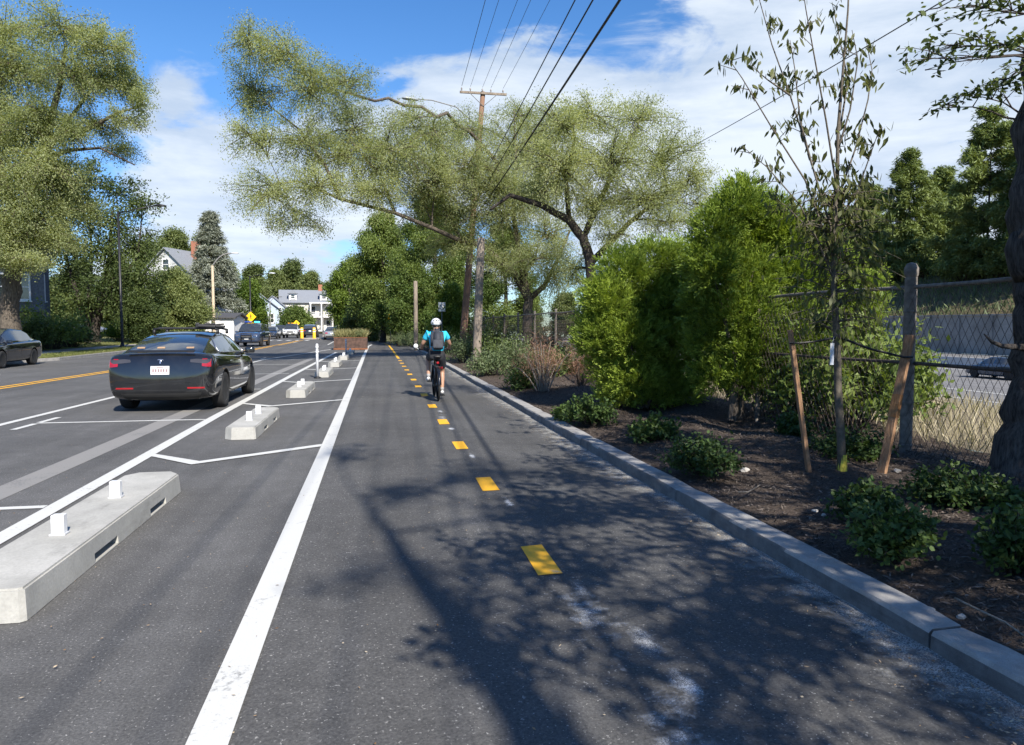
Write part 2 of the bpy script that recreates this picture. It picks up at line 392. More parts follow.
shade = t.nodes.new('ShaderNodeMapRange'); t.links.new(mth('ADD', mth('MULTIPLY', lay, .75), mth('MULTIPLY', puff, .25)), shade.inputs[0])
shade.inputs[1].default_value = .41; shade.inputs[2].default_value = .58
ccol = t.nodes.new('ShaderNodeMix'); ccol.data_type = 'RGBA'; t.links.new(shade.outputs[0], ccol.inputs[0])
ccol.inputs[6].default_value = (4.4, 5.3, 6.6, 1); ccol.inputs[7].default_value = (6.9, 7.5, 8.2, 1)
skm = t.nodes.new('ShaderNodeMix'); skm.data_type = 'RGBA'; t.links.new(dens, skm.inputs[0]); hs = t.nodes.new('ShaderNodeHueSaturation'); hs.inputs['Saturation'].default_value = 1.32; hs.inputs['Hue'].default_value = .508; hs.inputs['Value'].default_value = 1.32; t.links.new(sky.outputs[0], hs.inputs['Color']); hz = t.nodes.new('ShaderNodeMapRange'); t.links.new(sep.outputs[2], hz.inputs[0]); hz.inputs[1].default_value = 0; hz.inputs[2].default_value = .32
hzc = t.nodes.new('ShaderNodeMix'); hzc.data_type = 'RGBA'; t.links.new(hz.outputs[0], hzc.inputs[0]); hzc.inputs[6].default_value = (.46, .62, .92, 1); hzc.inputs[7].default_value = (1, 1, 1, 1)
hzm = t.nodes.new('ShaderNodeMix'); hzm.data_type = 'RGBA'; hzm.blend_type = 'MULTIPLY'; hzm.inputs[0].default_value = 1; t.links.new(hs.outputs[0], hzm.inputs[6]); t.links.new(hzc.outputs[2], hzm.inputs[7]); t.links.new(hzm.outputs[2], skm.inputs[6]); t.links.new(ccol.outputs[2], skm.inputs[7])
t.links.new(skm.outputs[2], bg.inputs[0])
scene.view_settings.view_transform = 'Standard'; scene.view_settings.look = 'None'; scene.view_settings.exposure = EXPO; scene.view_settings.gamma = 1
scene.view_settings.use_curve_mapping = False
scene.cycles.use_denoising = True; scene.cycles.max_bounces = 6; scene.cycles.diffuse_bounces = 3; scene.cycles.glossy_bounces = 3
scene.cycles.transmission_bounces = 4; scene.cycles.transparent_max_bounces = 12; scene.cycles.caustics_reflective = False; scene.cycles.caustics_refractive = False
scene.cycles.use_adaptive_sampling = True; scene.cycles.adaptive_threshold = .015

# ------------------------------------------------------------------ materials used by several things
ASPH = asphalt('road_asphalt', .094, 1.02, .35); PATH = asphalt('path_asphalt', .078, 1.02, .35)
WHITE = paint('white_paint', (.62, .62, .59), .62, .11); YELLOW = paint('yellow_paint', (.90, .46, .02), .58, .085)
WORN = paint('worn_paint', (.26, .25, .235), .66, .10, 45)
GRANITE = concrete('granite', (.25, .24, .23), (.45, .435, .41), 6, 1.0)
GRANF = concrete('shaded_rough_granite', (.12, .115, .11), (.25, .24, .23), 7, 1.2)  # rough kerb face; its shade is put into this darker colour
CONC = concrete('block_concrete', (.32, .315, .29), (.50, .49, .455), 2.2, .25)
PAVE = concrete('sidewalk_concrete', (.27, .25, .22), (.38, .36, .32), 1.2, .2)
STEEL = plain('galvanised_steel', (.20, .195, .185), .6, .5, .3, 12); DARKSTEEL = plain('dark_steel', (.018, .018, .02), .45, .3)
BLACKP = plain('black_plastic', (.012, .012, .013), .5); RUBBER = plain('tyre_rubber', (.018, .018, .018), .85, 0, .3, 9)
POLEW = bark('pole_wood', (.14, .115, .09), (.30, .25, .20), (14, 14, 1.2)); POLEB = bark('brown_pole_wood', (.13, .075, .05), (.26, .16, .11), (14, 14, 1.2))
STAKEW = bark('stake_wood', (.22, .12, .065), (.36, .22, .13), (22, 22, 2.5))
BARK = bark('grey_bark', (.045, .037, .03), (.15, .125, .10)); DBARK = bark('dark_bark', (.02, .017, .015), (.075, .062, .052)); LBARK = bark('pale_bark', (.16, .14, .115), (.30, .27, .23))
L_LOC = leafmat('locust_leaf', (.20, .24, .11), (.41, .445, .23), .52)
L_MAP = leafmat('maple_leaf', (.065, .115, .028), (.23, .29, .085), .42)
L_DARK = leafmat('dark_leaf', (.042, .068, .024), (.135, .175, .055), .35)
L_ARB = leafmat('cedar_spray', (.042, .09, .014), (.31, .40, .062), .32)
L_BRT = leafmat('bright_leaf', (.06, .11, .018), (.2, .27, .05), .4)
L_SPR = leafmat('blue_spruce_needle', (.14, .16, .125), (.32, .34, .275), .2)
L_PINE = leafmat('pine_needle', (.06, .095, .032), (.24, .295, .105), .28)
L_SHR = leafmat('shrub_leaf', (.028, .056, .018), (.105, .16, .045), .32)
L_FAR = leafmat('far_leaf', (.075, .108, .038), (.23, .27, .10), .36)
L_DRY = leafmat('dry_stem', (.20, .10, .06), (.38, .24, .17), .3); L_STRAW = leafmat('straw', (.22, .19, .12), (.5, .44, .31), .3)
L_GRASS = leafmat('lawn_blade', (.06, .09, .02), (.22, .23, .08), .3); L_WEED = leafmat('weed_leaf', (.045, .075, .03), (.17, .21, .10), .3)
L_SAP = leafmat('sapling_leaf', (.04, .052, .015), (.15, .165, .055), .4)

# ------------------------------------------------------------------ ground, road, path
def soilmat(name, a, b, c, sc=1.2):
    m, t, p, o = nt(name); v = coords(t); n = noise(t, v, sc, 7, .65); f = noise(t, v, 60, 4, .7)
    k = mixc(t, ramp(t, n, [(.35, 0.), (.65, 1.)]), a, b); k = mixc(t, ramp(t, f, [(.42, 0.), (.7, .8)]), k, c)
    t.links.new(k, p.inputs['Base Color']); p.inputs['Roughness'].default_value = .95; p.inputs['Specular IOR Level'].default_value = .15; bump(t, p, f, 1., .03); return m
GROUNDM = soilmat('grassy_soil', (.05, .06, .022), (.12, .11, .05), (.16, .15, .07), .25)
MULCH = soilmat('mulch', (.046, .035, .028), (.095, .072, .057), (.15, .12, .10), 1.5)
LAWN = soilmat('lawn_soil', (.09, .10, .03), (.17, .16, .06), (.20, .18, .09), .8)
HWY = asphalt('highway_asphalt', .16, 1.03, .15)
mb = MB()
for x0, x1, y0, y1 in ((-1500, 6.7, -600, 2000), (6.7, 1500, 231, 2000), (189, 1500, -600, 231)): mb.sheet([(x0, y0), (x1, y0), (x1, y1), (x0, y1)], -.06)
structure(mb.build('ground', GROUNDM))
def lx(pl, y):                                           # a piecewise line x(y)
    for (y0, x0), (y1, x1) in zip(pl, pl[1:]):
        if y <= y1: return x0+(x1-x0)*(y-y0)/(y1-y0)
    return pl[-1][1]
LK = [(-40, -15.2), (20, -15.2), (33, -15.2), (35.5, -14.0), (50, -14.3), (90, -13.5), (140, -19.), (230, -33)]       # left kerb
RK = [(-40, 2.57), (64, 2.57), (72, 1.6), (90, -3.0), (140, -8.0), (230, -22)]                 # right edge of the tarmac
ys = [-40+2*i for i in range(136)]
mb = MB(); vs = []
for yy in ys: vs += [(lx(LK, yy), yy, 0), (lx(RK, yy)-2.0, yy, 0), ]
mb.add(vs, [(2*i, 2*i+1, 2*i+3, 2*i+2) for i in range(len(ys)-1)]); structure(mb.build('road', ASPH))
mb = MB(); vs = []; yp = [y for y in ys if y <= 66]
for yy in yp: vs += [(-.63, yy, .004), (2.75, yy, .004)]
mb.add(vs, [(2*i, 2*i+1, 2*i+3, 2*i+2) for i in range(len(yp)-1)]); structure(mb.build('bike_path', PATH))
mb = MB(); vs = []; yp = [y for y in ys if 62 <= y <= 230]
for yy in yp: vs += [(lx(RK, yy)-2.2, yy, .002), (lx(RK, yy), yy, .002)]
mb.add(vs, [(2*i, 2*i+1, 2*i+3, 2*i+2) for i in range(len(yp)-1)]); structure(mb.build('road_shoulder', ASPH))

def strip(mb, pl, wd, z):
    """painted line of width wd along points (x,y)"""
    P = [Vector((x, y, 0)) for x, y in pl]; vs = []
    for i, p in enumerate(P):
        d = (P[min(i+1, len(P)-1)]-P[max(0, i-1)]).normalized(); n = Vector((d.y, -d.x, 0))*wd/2
        vs += [(p.x-n.x, p.y-n.y, z), (p.x+n.x, p.y+n.y, z)]
    mb.add(vs, [(2*i, 2*i+1, 2*i+3, 2*i+2) for i in range(len(P)-1)])
mb = MB(); strip(mb, [(-.63, -10), (-.63, 10), (-.62, 40), (-.58, 56), (-.35, 61.5)], .155, .012); structure(mb.build('path_edge_line', WHITE))
mb = MB(); strip(mb, [(-2.71, -10), (-2.71, 13), (-2.6, 24), (-2.42, 37), (-2.3, 44)], .155, .008); structure(mb.build('buffer_line', WHITE))
mb = MB(); strip(mb, [(-5.95, -10), (-5.8, 12.7), (-5.6, 18), (-5.1, 35), (-4.66, 38.2), (-3.9, 43), (-2.9, 50)], .13, .006); structure(mb.build('parking_lane_line', WHITE))
mb = MB()
for i in range(-1, 6):
    y = 6.8+5.95*i; strip(mb, [(-5.3, y), (-2.8, y)], .10, .006)
    strip(mb, [(-5.34, y-.75), (-5.32, y-.06)], .1, .006); strip(mb, [(-5.32, y+.06), (-5.3, y+.75)], .1, .006)
strip(mb, [(-5.05, 34.9), (-2.55, 35.2)], .1, .0105)
structure(mb.build('parking_stall_marks', WHITE))
mb = MB()
for i in range(6):
    y = 5.95*i+9.3
    mb.add([(-2.63, y+.07, .010), (-2.63, y-.09, .010), (-2.04, y-.72, .010), (-2.0, y-.52, .010)], [(0, 1, 2, 3)])
    mb.add([(-2.04, y-.72, .010), (-.71, y+.28, .010), (-.71, y+.47, .010), (-2.0, y-.52, .010)], [(0, 1, 2, 3)])
structure(mb.build('buffer_hatch_marks', WHITE))
mb = MB(); strip(mb, [(-3.55, 2), (-3.42, 9), (-3.35, 14), (-3.25, 24), (-3.0, 36)], .3, .004); structure(mb.build('worn_line', WORN))
mb = MB(); CL = [(-40, -9.9), (0, -9.7), (20, -9.28), (27, -8.95), (50, -7.95), (65, -7.8), (84, -8.0)]
for off in (-.14, .14): strip(mb, [(lx(CL, y)+off, y) for y in range(-40, 84, 3)], .11, .006)
structure(mb.build('centre_line', YELLOW))
mb = MB()
for k in range(40):
    y0 = 4.33+2.36*k
    if y0 > 33: break
    mb.add([(.975+random.uniform(-.01, .01), y0, .009), (1.13, y0+.01, .009), (1.135, y0+.62, .009), (.98, y0+.6, .009)], [(0, 1, 2, 3)])
strip(mb, [(1.05, 35), (1.05, 50), (1.0, 60), (.75, 66)], .12, .009)
structure(mb.build('path_centre_dashes', YELLOW))
# lane-line remnants, arrows and stop lines far off
mb = MB()
for y in (58, 70): strip(mb, [(-8.9+.02*y, y), (-8.86+.02*y, y+3)], .12, .006)
for i in range(7): strip(mb, [(-13+i*.95, 80), (-13+i*.95, 83)], .4, .006)
strip(mb, [(-3.9, 62), (-4.3, 84)], .12, .006); strip(mb, [(-11.5, 20), (-11.9, 26)], .12, .006)
structure(mb.build('far_lane_marks', WHITE))

def dustmat(name, col, lo, hi, sc, fade_axis=None):
    m, t, p, o = nt(name); v = coords(t); n = noise(t, v, sc, 7, .7); f = noise(t, v, 130, 3, .7)
    p.inputs['Roughness'].default_value = .95; p.inputs['Specular IOR Level'].default_value = .1
    t.links.new(mixc(t, f, tuple(x*.7 for x in col), col), p.inputs['Base Color'])
    at = node(t, 'ShaderNodeAttribute', attribute_name='cover')
    a = t.nodes.new('ShaderNodeMath'); a.operation = 'ADD'; t.links.new(n, a.inputs[0]); t.links.new(at.outputs['Fac'], a.inputs[1])
    k = ramp(t, a.outputs[0], [(lo, 0.), (hi, 1.)]); mu = t.nodes.new('ShaderNodeMath'); mu.operation = 'MULTIPLY'
    t.links.new(k, mu.inputs[0]); t.links.new(ramp(t, f, [(.35, .15), (.6, 1.)]), mu.inputs[1])
    t.links.new(mu.outputs[0], p.inputs['Alpha']); return m
def cover(o, vals):
    at = o.data.attributes.new('cover', 'FLOAT', 'POINT'); at.data.foreach_set('value', np.array(vals, np.float32))
mb = MB(); vs = []; cv = []
for i in range(140):
    y = -3+i*.42; wd = .34+.1*math.sin(y*.9)+random.uniform(-.04, .04)
    vs += [(2.57-wd*1.5, y, .013), (2.57-wd*.5, y, .013), (2.585, y, .013)]; cv += [-.35, .02, .22]
mb.add(vs, [(3*i+k, 3*i+k+1, 3*i+k+4, 3*i+k+3) for i in range(139) for k in (0, 1)])
o = mb.build('kerb_dust', dustmat('stone_dust', (.50, .49, .46), .42, .72, 6)); cover(o, cv); setp(o, 'pale stone dust and grit swept along the foot of the granite kerb', 'dust', kind='stuff')
mb = MB(); vs = []; cv = []; fs = []
for (cx, cy, lx_, ly_) in ((1.16, 4.05, .10, .30), (1.27, 3.25, .13, .42), (1.3, 2.85, .12, .3), (1.12, 6.2, .08, .3), (1.1, 8.5, .08, .35), (1.1, 10.8, .1, .35), (1.13, 13.1, .1, .4), (1.1, 3.7, .3, 1.4), (1.12, 2.4, .36, 1.3), (1.08, 12.2, .2, 1.2)):
    b = len(vs); vs.append((cx, cy, .0135)); cv.append(.16 if lx_ < .2 else -.02)
    for k in range(14):
        a = 2*PI*k/14; vs.append((cx+lx_*math.cos(a), cy+ly_*math.sin(a), .0135)); cv.append(-.42)
    fs += [(b, b+1+k, b+1+(k+1) % 14) for k in range(14)]
mb.add(vs, fs); o = mb.build('chalk_dust', dustmat('chalk_spray', (.72, .74, .76), .36, .62, 6)); cover(o, cv); setp(o, 'white marking spray and chalk smudges between the yellow dashes', 'chalk', kind='stuff')

# granite kerb along the path: stones about 3 m long
mb = MB(); y = -9.0
while y < 64:
    L = 2.98+random.uniform(-.05, .05); x0 = 2.57+random.uniform(-.008, .008); hz = .118+random.uniform(-.006, .006)
    n = 12; vs = []
    for i in range(n+1):
        yy = y+.006+(L-.012)*i/n; j = lambda s: random.uniform(-s, s)
        e = .012 if i in (0, n) else 0
        vs += [(x0+e+j(.004), yy, -.05), (x0+e+j(.004), yy, hz-.02-e), (x0+.014+e+j(.003), yy, hz-e+j(.002)), (x0+.19+j(.006), yy, hz+.004-e), (x0+.2+j(.006), yy, -.05)]
    fs = [(5*i+k, 5*i+k+1, 5*i+k+6, 5*i+k+5) for i in range(n) for k in range(4)]+[(0, 1, 2, 3, 4), tuple(5*n+k for k in (4, 3, 2, 1, 0))]
    mb.add(vs, fs); y += L
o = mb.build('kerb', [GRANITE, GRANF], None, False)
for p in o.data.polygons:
    if abs(p.normal.x) > .8 or abs(p.normal.y) > .8: p.material_index = 1  # road face and stone ends take the shade-darkened granite
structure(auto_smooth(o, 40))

# planting bed with shredded mulch
def bedz(x, y):
    u = max(0, min(1, (x-2.76)/1.6)); far = max(0, min(1, (x-8)/3))
    return .085+.10*u+.05*math.sin(x*1.7+y*.9)*u*(1-far)+.03*math.sin(x*4.1-y*2.3)*u*(1-far)-.15*far
mb = MB(); xs = [2.755+.16*i for i in range(26)]; yb = [-9+.3*i for i in range(245)]
vs = [(x, y, bedz(x, y)+random.uniform(-.012, .012)) for y in yb for x in xs]; n = len(xs)
mb.add(vs, [(j*n+i, j*n+i+1, (j+1)*n+i+1, (j+1)*n+i) for j in range(len(yb)-1) for i in range(n-1)])
structure(mb.build('planting_bed', MULCH, smooth=True))
BEDX = xs[-1]
m_ = 60000; yy = 1.6+RNG.random(m_)**1.6*17; xx = 2.8+RNG.random(m_)*3.6
C = np.stack([xx, yy, np.array([bedz(a, b) for a, b in zip(xx, yy)])+RNG.uniform(.004, .022, m_)], 1)
D = rdir(m_); D[:, 2] *= .25; N = rdir(m_)*.5; N[:, 2] = 1
o = link('mulch_chips', leaf_mesh('mulch_chips', C, D, N, RNG.uniform(.015, .065, m_), RNG.uniform(.005, .016, m_), RNG.beta(1.1, 2.6, m_)), leafmat('mulch_chip', (.026, .021, .018), (.23, .19, .16), .0, .9))
setp(o, 'shredded brown mulch covering the planting bed beside the kerb', 'mulch', kind='stuff')
# grit and leaf crumbs on the tarmac
m_ = 2600; yy = 1.8+RNG.random(m_)**1.5*22; xx = np.where(RNG.random(m_) < .55, 2.5-np.abs(RNG.normal(size=m_))*.16, RNG.uniform(-6, 2.5, m_))
C = np.stack([xx, yy, np.full(m_, .018)], 1); D = rdir(m_); D[:, 2] *= .1; N = rdir(m_)*.3; N[:, 2] = 1
o = link('grit_and_leaf_litter', leaf_mesh('litter', C, D, N, RNG.uniform(.006, .028, m_), RNG.uniform(.004, .012, m_), RNG.random(m_)), leafmat('litter', (.20, .10, .03), (.5, .42, .3), 0, .9))
setp(o, 'scattered grit and dry leaf bits on the tarmac, thickest along the kerb', 'litter', kind='stuff')

# verge, sidewalk and kerb on the far side of the road
mb = MB(); vs = []; yl = [-30+3*i for i in range(60)]
for y in yl:
    k = lx(LK, y); vs += [(k, y, .13), (k-.16, y, .13), (k, y, -.03), ]
n = 3
mb.add(vs, [f for i in range(len(yl)-1) for f in ((3*i, 3*i+1, 3*i+4, 3*i+3), (3*i, 3*i+3, 3*i+5, 3*i+2))]); structure(mb.build('far_kerb', GRANITE))
def ribbon(name, off0, off1, z0, z1, mat, yl=yl, nx=6, rough=.02):
    mb = MB(); vs = [];
    for y in yl:
        k = lx(LK, y)
        for i in range(nx+1):
            f = i/nx; vs.append((k+off0+(off1-off0)*f, y, z0+(z1-z0)*f+(random.uniform(-rough, rough) if 0 < i < nx else 0)))
    n = nx+1; mb.add(vs, [(j*n+i, j*n+i+1, (j+1)*n+i+1, (j+1)*n+i) for j in range(len(yl)-1) for i in range(nx)]); return structure(mb.build(name, mat, smooth=True))
ribbon('verge', -.16, -2.1, .13, .16, LAWN); ribbon('sidewalk', -2.1, -4.0, .165, .175, PAVE, rough=0); ribbon('lawn', -4.0, -40, .17, .5, LAWN, nx=14, rough=.08)
m_ = 45000; yy = 24+RNG.random(m_)*52; of = np.where(RNG.random(m_) < .4, RNG.uniform(-2.1, -.2, m_), -4-RNG.random(m_)**1.6*14)
pts = np.stack([np.array([lx(LK, y) for y in yy])+of, yy, np.where(of > -3, .14, .17+(-of-4)*.009)], 1)
o = link('grass', blades('grass', pts, .11, .022, .55, L_GRASS, .5), L_GRASS); setp(o, 'patchy lawn and verge grass beyond the far kerb', 'grass', kind='stuff')

# ground behind the chain-link fence: dry weeds, the highway and its bank
def terr(x, y):
    if x < 8.5: return .12-.02*(x-6.5)
    if x < 24: u = (x-8.5)/15.5; return .08-1.98*u*u*(3-2*u)
    if x < 72.3: return -1.9
    top = 10.8*max(0., min(1., (205-y)/65)); return -1.9+(4.5+top*min(1, (x-72.3)/23))*max(0., min(1., (205-y)/65))
def patch(name, x0, x1, nx, y0, y1, ny, mat, dz=0., rough=0., smooth=True):
    mb = MB(); vs = [(x0+(x1-x0)*i/nx, y0+(y1-y0)*j/ny, terr(x0+(x1-x0)*i/nx, y0+(y1-y0)*j/ny)+dz+random.uniform(-rough, rough)) for j in range(ny+1) for i in range(nx+1)]
    mb.add(vs, [(j*(nx+1)+i, j*(nx+1)+i+1, (j+1)*(nx+1)+i+1, (j+1)*(nx+1)+i) for j in range(ny) for i in range(nx)]); return structure(mb.build(name, mat, smooth=smooth))
DRYSOIL = soilmat('dry_soil', (.16, .13, .09), (.26, .22, .15), (.36, .31, .22), .9)
patch('dry_verge', BEDX, 24, 24, -40, 231, 120, DRYSOIL, 0, .015); patch('highway', 24, 72, 12, -40, 231, 40, HWY); BANKM = soilmat('bank_soil', (.07, .07, .035), (.13, .10, .06), (.18, .15, .09), .4)
patch('hillside', 72.4, 190, 26, -40, 230, 54, BANKM, 0, .2)
mb = MB()
for x in (27.5, 31.2, 45.5):
    vs = []
    for j in range(40): vs += [(x-.09, -30+5*j, -1.895), (x+.09, -30+5*j, -1.895)]
    mb.add(vs, [(2*i, 2*i+1, 2*i+3, 2*i+2) for i in range(39)])
structure(mb.build('highway_lane_lines', WHITE))
m_ = 26000; yy = 3+RNG.random(m_)*50; xx = 6.5+RNG.random(m_)**1.7*16
o = link('dry_grass', blades('dry_grass', np.stack([xx, yy, np.array([terr(a, 0) for a in xx])-.02], 1), .46, .014, .5, L_STRAW, .4), L_STRAW); setp(o, 'straw coloured dry grass and weeds behind the chain-link fence', 'grass', kind='stuff')
m_ = 9000; yy = 55+RNG.random(m_)*90; xx = 72.6+RNG.random(m_)*24
o = link('bank_grass', blades('bank_grass', np.stack([xx, yy, np.array([terr(a, b) for a, b in zip(xx, yy)])-.03], 1), 1.1, .12, .4, L_WEED, .5), L_WEED); setp(o, 'rough grass on the bank above the highway', 'grass', kind='stuff')

# ------------------------------------------------------------------ trees
def clumps_px(rows, Y, jit=1.5, depth=1.0, w=1.0):
    out = []
    for r in rows:
        px, py, rx, ry = r[:4]; y = (r[4] if len(r) > 4 else Y)+random.uniform(-jit, jit); m = mpp(px, y)
        c = W(px, py, y); out.append((c, (rx*m, max(rx, ry)*m*depth, ry*m), w*(rx*ry/1200)))
    return out
def pl(pts, Y): return [W(p[0], p[1], p[2] if len(p) > 2 else Y) for p in pts]
def tree_px(name, label, Y, base, trunk, limbs, rows, **kw):
    tk = [(base, trunk[0])]+[(W(px, py, Y), r) for px, py, r in trunk[1]]
    return tree(name, label, 'tree', tk, clumps_px(rows, Y, kw.pop('jit', 1.5), kw.pop('depth', 1.0), kw.pop('w', 1.0)), extra_limbs=[(pl(p, Y), r) for p, r in limbs], **kw)

bA = W(530, 348, 32.5); bA.z = .05
tree_px('honey_locust_tree', 'tall feathery honey locust with long limbs over the bike path, behind both utility poles', 32.5, bA, (.27, [(528, 318, .24), (529, 300, .2), (520, 262, .14), (514, 216, .10), (516, 160, .06), (514, 110, .02)]),
    [([(529, 302), (515, 275), (484, 246), (461, 241), (432, 228, 31), (395, 213, 30), (340, 199, 29), (298, 181, 29), (262, 186, 29)], [.17, .15, .13, .11, .09, .075, .06, .04, .02]),
     ([(516, 200), (495, 160), (470, 132), (456, 124, 31), (447, 113, 30.5), (436, 117, 30), (422, 107, 30), (403, 105, 30), (388, 98, 29), (375, 101, 29), (330, 88, 29), (280, 62, 29)], [.10, .09, .08, .075, .075, .07, .065, .06, .055, .05, .03, .015]),
     ([(529, 300), (545, 285), (560, 255), (570, 230)], [.15, .12, .08, .05]),
     ([(340, 199, 29), (325, 165, 29), (300, 130, 29), (262, 100, 29)], [.08, .06, .04, .02]), ([(395, 213, 30), (380, 175, 30), (350, 140, 29)], [.07, .05, .03])],
    [(248, 42, 24, 22, 29), (285, 52, 27, 22, 29), (255, 92, 30, 26, 29), (308, 92, 36, 30, 29), (345, 82, 26, 20, 29), (250, 135, 24, 20, 29), (305, 142, 36, 26, 29), (355, 128, 34, 28, 30), (400, 150, 34, 30, 30), (268, 196, 34, 24, 29),
     (318, 186, 34, 20, 29), (295, 226, 28, 13, 29), (368, 190, 34, 22, 30), (420, 188, 38, 32, 31), (430, 140, 34, 26, 31), (470, 130, 34, 20), (468, 165, 42, 36), (512, 150, 38, 40), (522, 116, 26, 14), (500, 215, 42, 32), (545, 235, 36, 32), (450, 215, 36, 22), (555, 275, 26, 28), (500, 265, 24, 20), (440, 248, 20, 12), (545, 150, 30, 40), (440, 175, 40, 26, 31), (490, 190, 44, 28), (385, 160, 34, 24, 30), (465, 240, 34, 18), (520, 195, 36, 26), (345, 155, 30, 22, 29.5), (410, 120, 24, 14, 30), (535, 260, 34, 18)],
    leaf=.078, aspect=.42, per=84, nb=36, barkm=BARK, leafm=L_LOC, droop=.35, hang=.35, twig=.5, spread=.14, fill=1.05, puff=1.45, twig_r=.013, tonebase=.55)
bB = W(592, 352, 23.5); bB.z = .05
tree_px('honey_locust_tree', 'nearer honey locust with a dark arching limb rising from behind the rounded cedar shrub', 23.5, bB, (.24, [(594, 300, .2), (590, 258, .17), (583, 238, .15), (569, 220, .13), (541, 205, .10), (510, 195, .07), (490, 210, .03)]),
    [([(583, 238), (600, 200), (620, 160), (640, 120)], [.11, .09, .06, .02]), ([(569, 220), (566, 180), (575, 140), (570, 110)], [.09, .07, .05, .02]), ([(592, 262), (630, 222), (668, 192), (705, 180)], [.12, .08, .05, .02])],
    [(560, 128, 36, 24), (600, 116, 36, 18), (640, 120, 32, 20), (560, 168, 40, 30), (610, 160, 42, 32), (658, 156, 36, 28), (690, 178, 26, 24), (703, 205, 18, 14), (640, 200, 42, 26), (592, 205, 30, 22), (545, 190, 28, 22), (668, 222, 30, 14), (610, 235, 20, 16), (575, 270, 14, 20)],
    leaf=.066, aspect=.42, per=88, nb=38, barkm=DBARK, leafm=L_LOC, droop=.3, hang=.3, twig=.5, spread=.12, fill=1.0, puff=1.45, tonebase=.58)
# left side of the road
bL = W(10, 340, 38); bL.z = .2
tree_px('shade_tree', 'largest tree by the road, a towering olive-green crown over the dark sedan', 38, bL, (.46, [(10, 300, .4), (14, 262, .36), (22, 220, .3), (35, 170, .24), (48, 130, .18), (60, 85, .12), (66, 45, .06)]),
    [([(35, 170), (55, 138), (75, 112), (105, 70)], [.17, .13, .09, .04]), ([(40, 160), (70, 150), (100, 148), (135, 165)], [.12, .09, .06, .03]), ([(20, 225), (0, 170), (-20, 110), (-30, 60)], [.3, .24, .15, .05]), ([(45, 140), (85, 130), (120, 112), (145, 105)], [.15, .11, .06, .02])],
    [(10, 28, 36, 20), (58, 26, 38, 18), (100, 46, 32, 24), (132, 82, 20, 22), (22, 70, 46, 30), (72, 72, 38, 30), (112, 82, 26, 22), (0, 125, 42, 36), (42, 112, 36, 18), (26, 172, 42, 28), (66, 185, 28, 22), (100, 128, 26, 13), (128, 118, 20, 10), (143, 105, 12, 14), (120, 152, 24, 10), (20, 215, 40, 26), (46, 240, 32, 18), (-30, 60, 42, 46), (-40, 140, 46, 56), (-30, 215, 46, 36), (8, 258, 22, 12), (85, 205, 20, 14), (30, 130, 40, 24, 36), (48, 165, 36, 24, 36), (20, 190, 36, 24, 36), (60, 215, 34, 18, 37), (30, 262, 26, 12, 36.5), (70, 130, 22, 18, 36.5), (-5, 240, 30, 26, 36.5), (62, 245, 22, 12, 37)],
    leaf=.10, aspect=.45, per=86, nb=36, barkm=BARK, leafm=L_LOC, droop=.3, hang=.35, twig=.6, spread=.17, tonebase=.45, twig_r=.016)
b2 = W(93, 343, 64); b2.z = .25
tree_px('shade_tree', 'dark many-stemmed tree standing behind the black lamp post on the far lawn', 64, b2, (.42, [(95, 330, .38), (100, 305, .3), (106, 280, .24), (110, 250, .18), (112, 215, .08)]),
    [([(92, 338), (82, 310), (74, 285), (66, 255)], [.28, .24, .17, .08]), ([(96, 330), (88, 300), (92, 260), (90, 215)], [.2, .16, .1, .05]), ([(100, 305), (122, 280), (138, 255), (142, 215)], [.2, .15, .09, .04])],
    [(62, 192, 24, 18), (85, 175, 24, 16), (120, 190, 26, 12), (142, 205, 20, 12), (78, 215, 34, 20), (118, 222, 26, 16), (55, 240, 28, 22), (98, 250, 36, 20), (135, 248, 28, 20), (68, 280, 26, 16), (112, 283, 34, 18), (146, 280, 20, 18), (130, 305, 26, 12), (152, 300, 14, 12), (38, 262, 16, 18), (85, 302, 20, 8)],
    leaf=.22, aspect=.55, per=44, nb=34, barkm=DBARK, leafm=L_DARK, droop=.2, hang=.2, twig=.4, spread=.32, tonebase=.45, twig_r=.02)

def dome_tree(name, label, px, Y, top, wpx, leafm, barkm=DBARK, leaf=None, bot=.12, group=None, nclump=16, nb=22, per=40, shape=1.0, tone=.5, base_z=.1, twig=.25, base_py=None):
    m = mpp(px, Y); h = (326-top)*m*FPX/(FPX)  # metres above eye level
    top_z = CAMH+(326-top)*m*math.hypot(1, 0); base = W(px, 330, Y); base.z = base_z; H = top_z-base_z; wd = wpx*m
    if leaf is None: leaf = max(.1, 1.9*m)
    rows = []; golden = 2.399
    for i in range(nclump):
        f = (i+.5)/nclump; zz = bot+(1-bot)*f; rr = math.sin(PI*min(.97, (.18+.78*f**shape)))*.5*wd*random.uniform(.5, .82); a = golden*i+random.uniform(-.4, .4)
        rc = wd*random.uniform(.15, .24)*(1.05-.4*f)
        c = base+Vector((math.cos(a)*rr, math.sin(a)*rr, H*zz-rc*.45*f)); rows.append((c, (rc, rc, rc*.75), random.uniform(.8, 1.2)))
    tr = .018*H+.05
    tk = [(base, tr), (base+Vector((random.uniform(-.1, .1)*wd*.2, 0, H*.35)), tr*.75), (base+Vector((random.uniform(-.1, .1)*wd*.3, 0, H*.65)), tr*.45), (base+Vector((0, 0, H*.92)), tr*.1)]
    return tree(name, label, 'tree', tk, rows, leaf=leaf, aspect=.6, per=per, nb=nb, barkm=barkm, leafm=leafm, twig=twig, spread=leaf*1.5, tonebase=tone, group=group, twig_r=.02, sides=7)
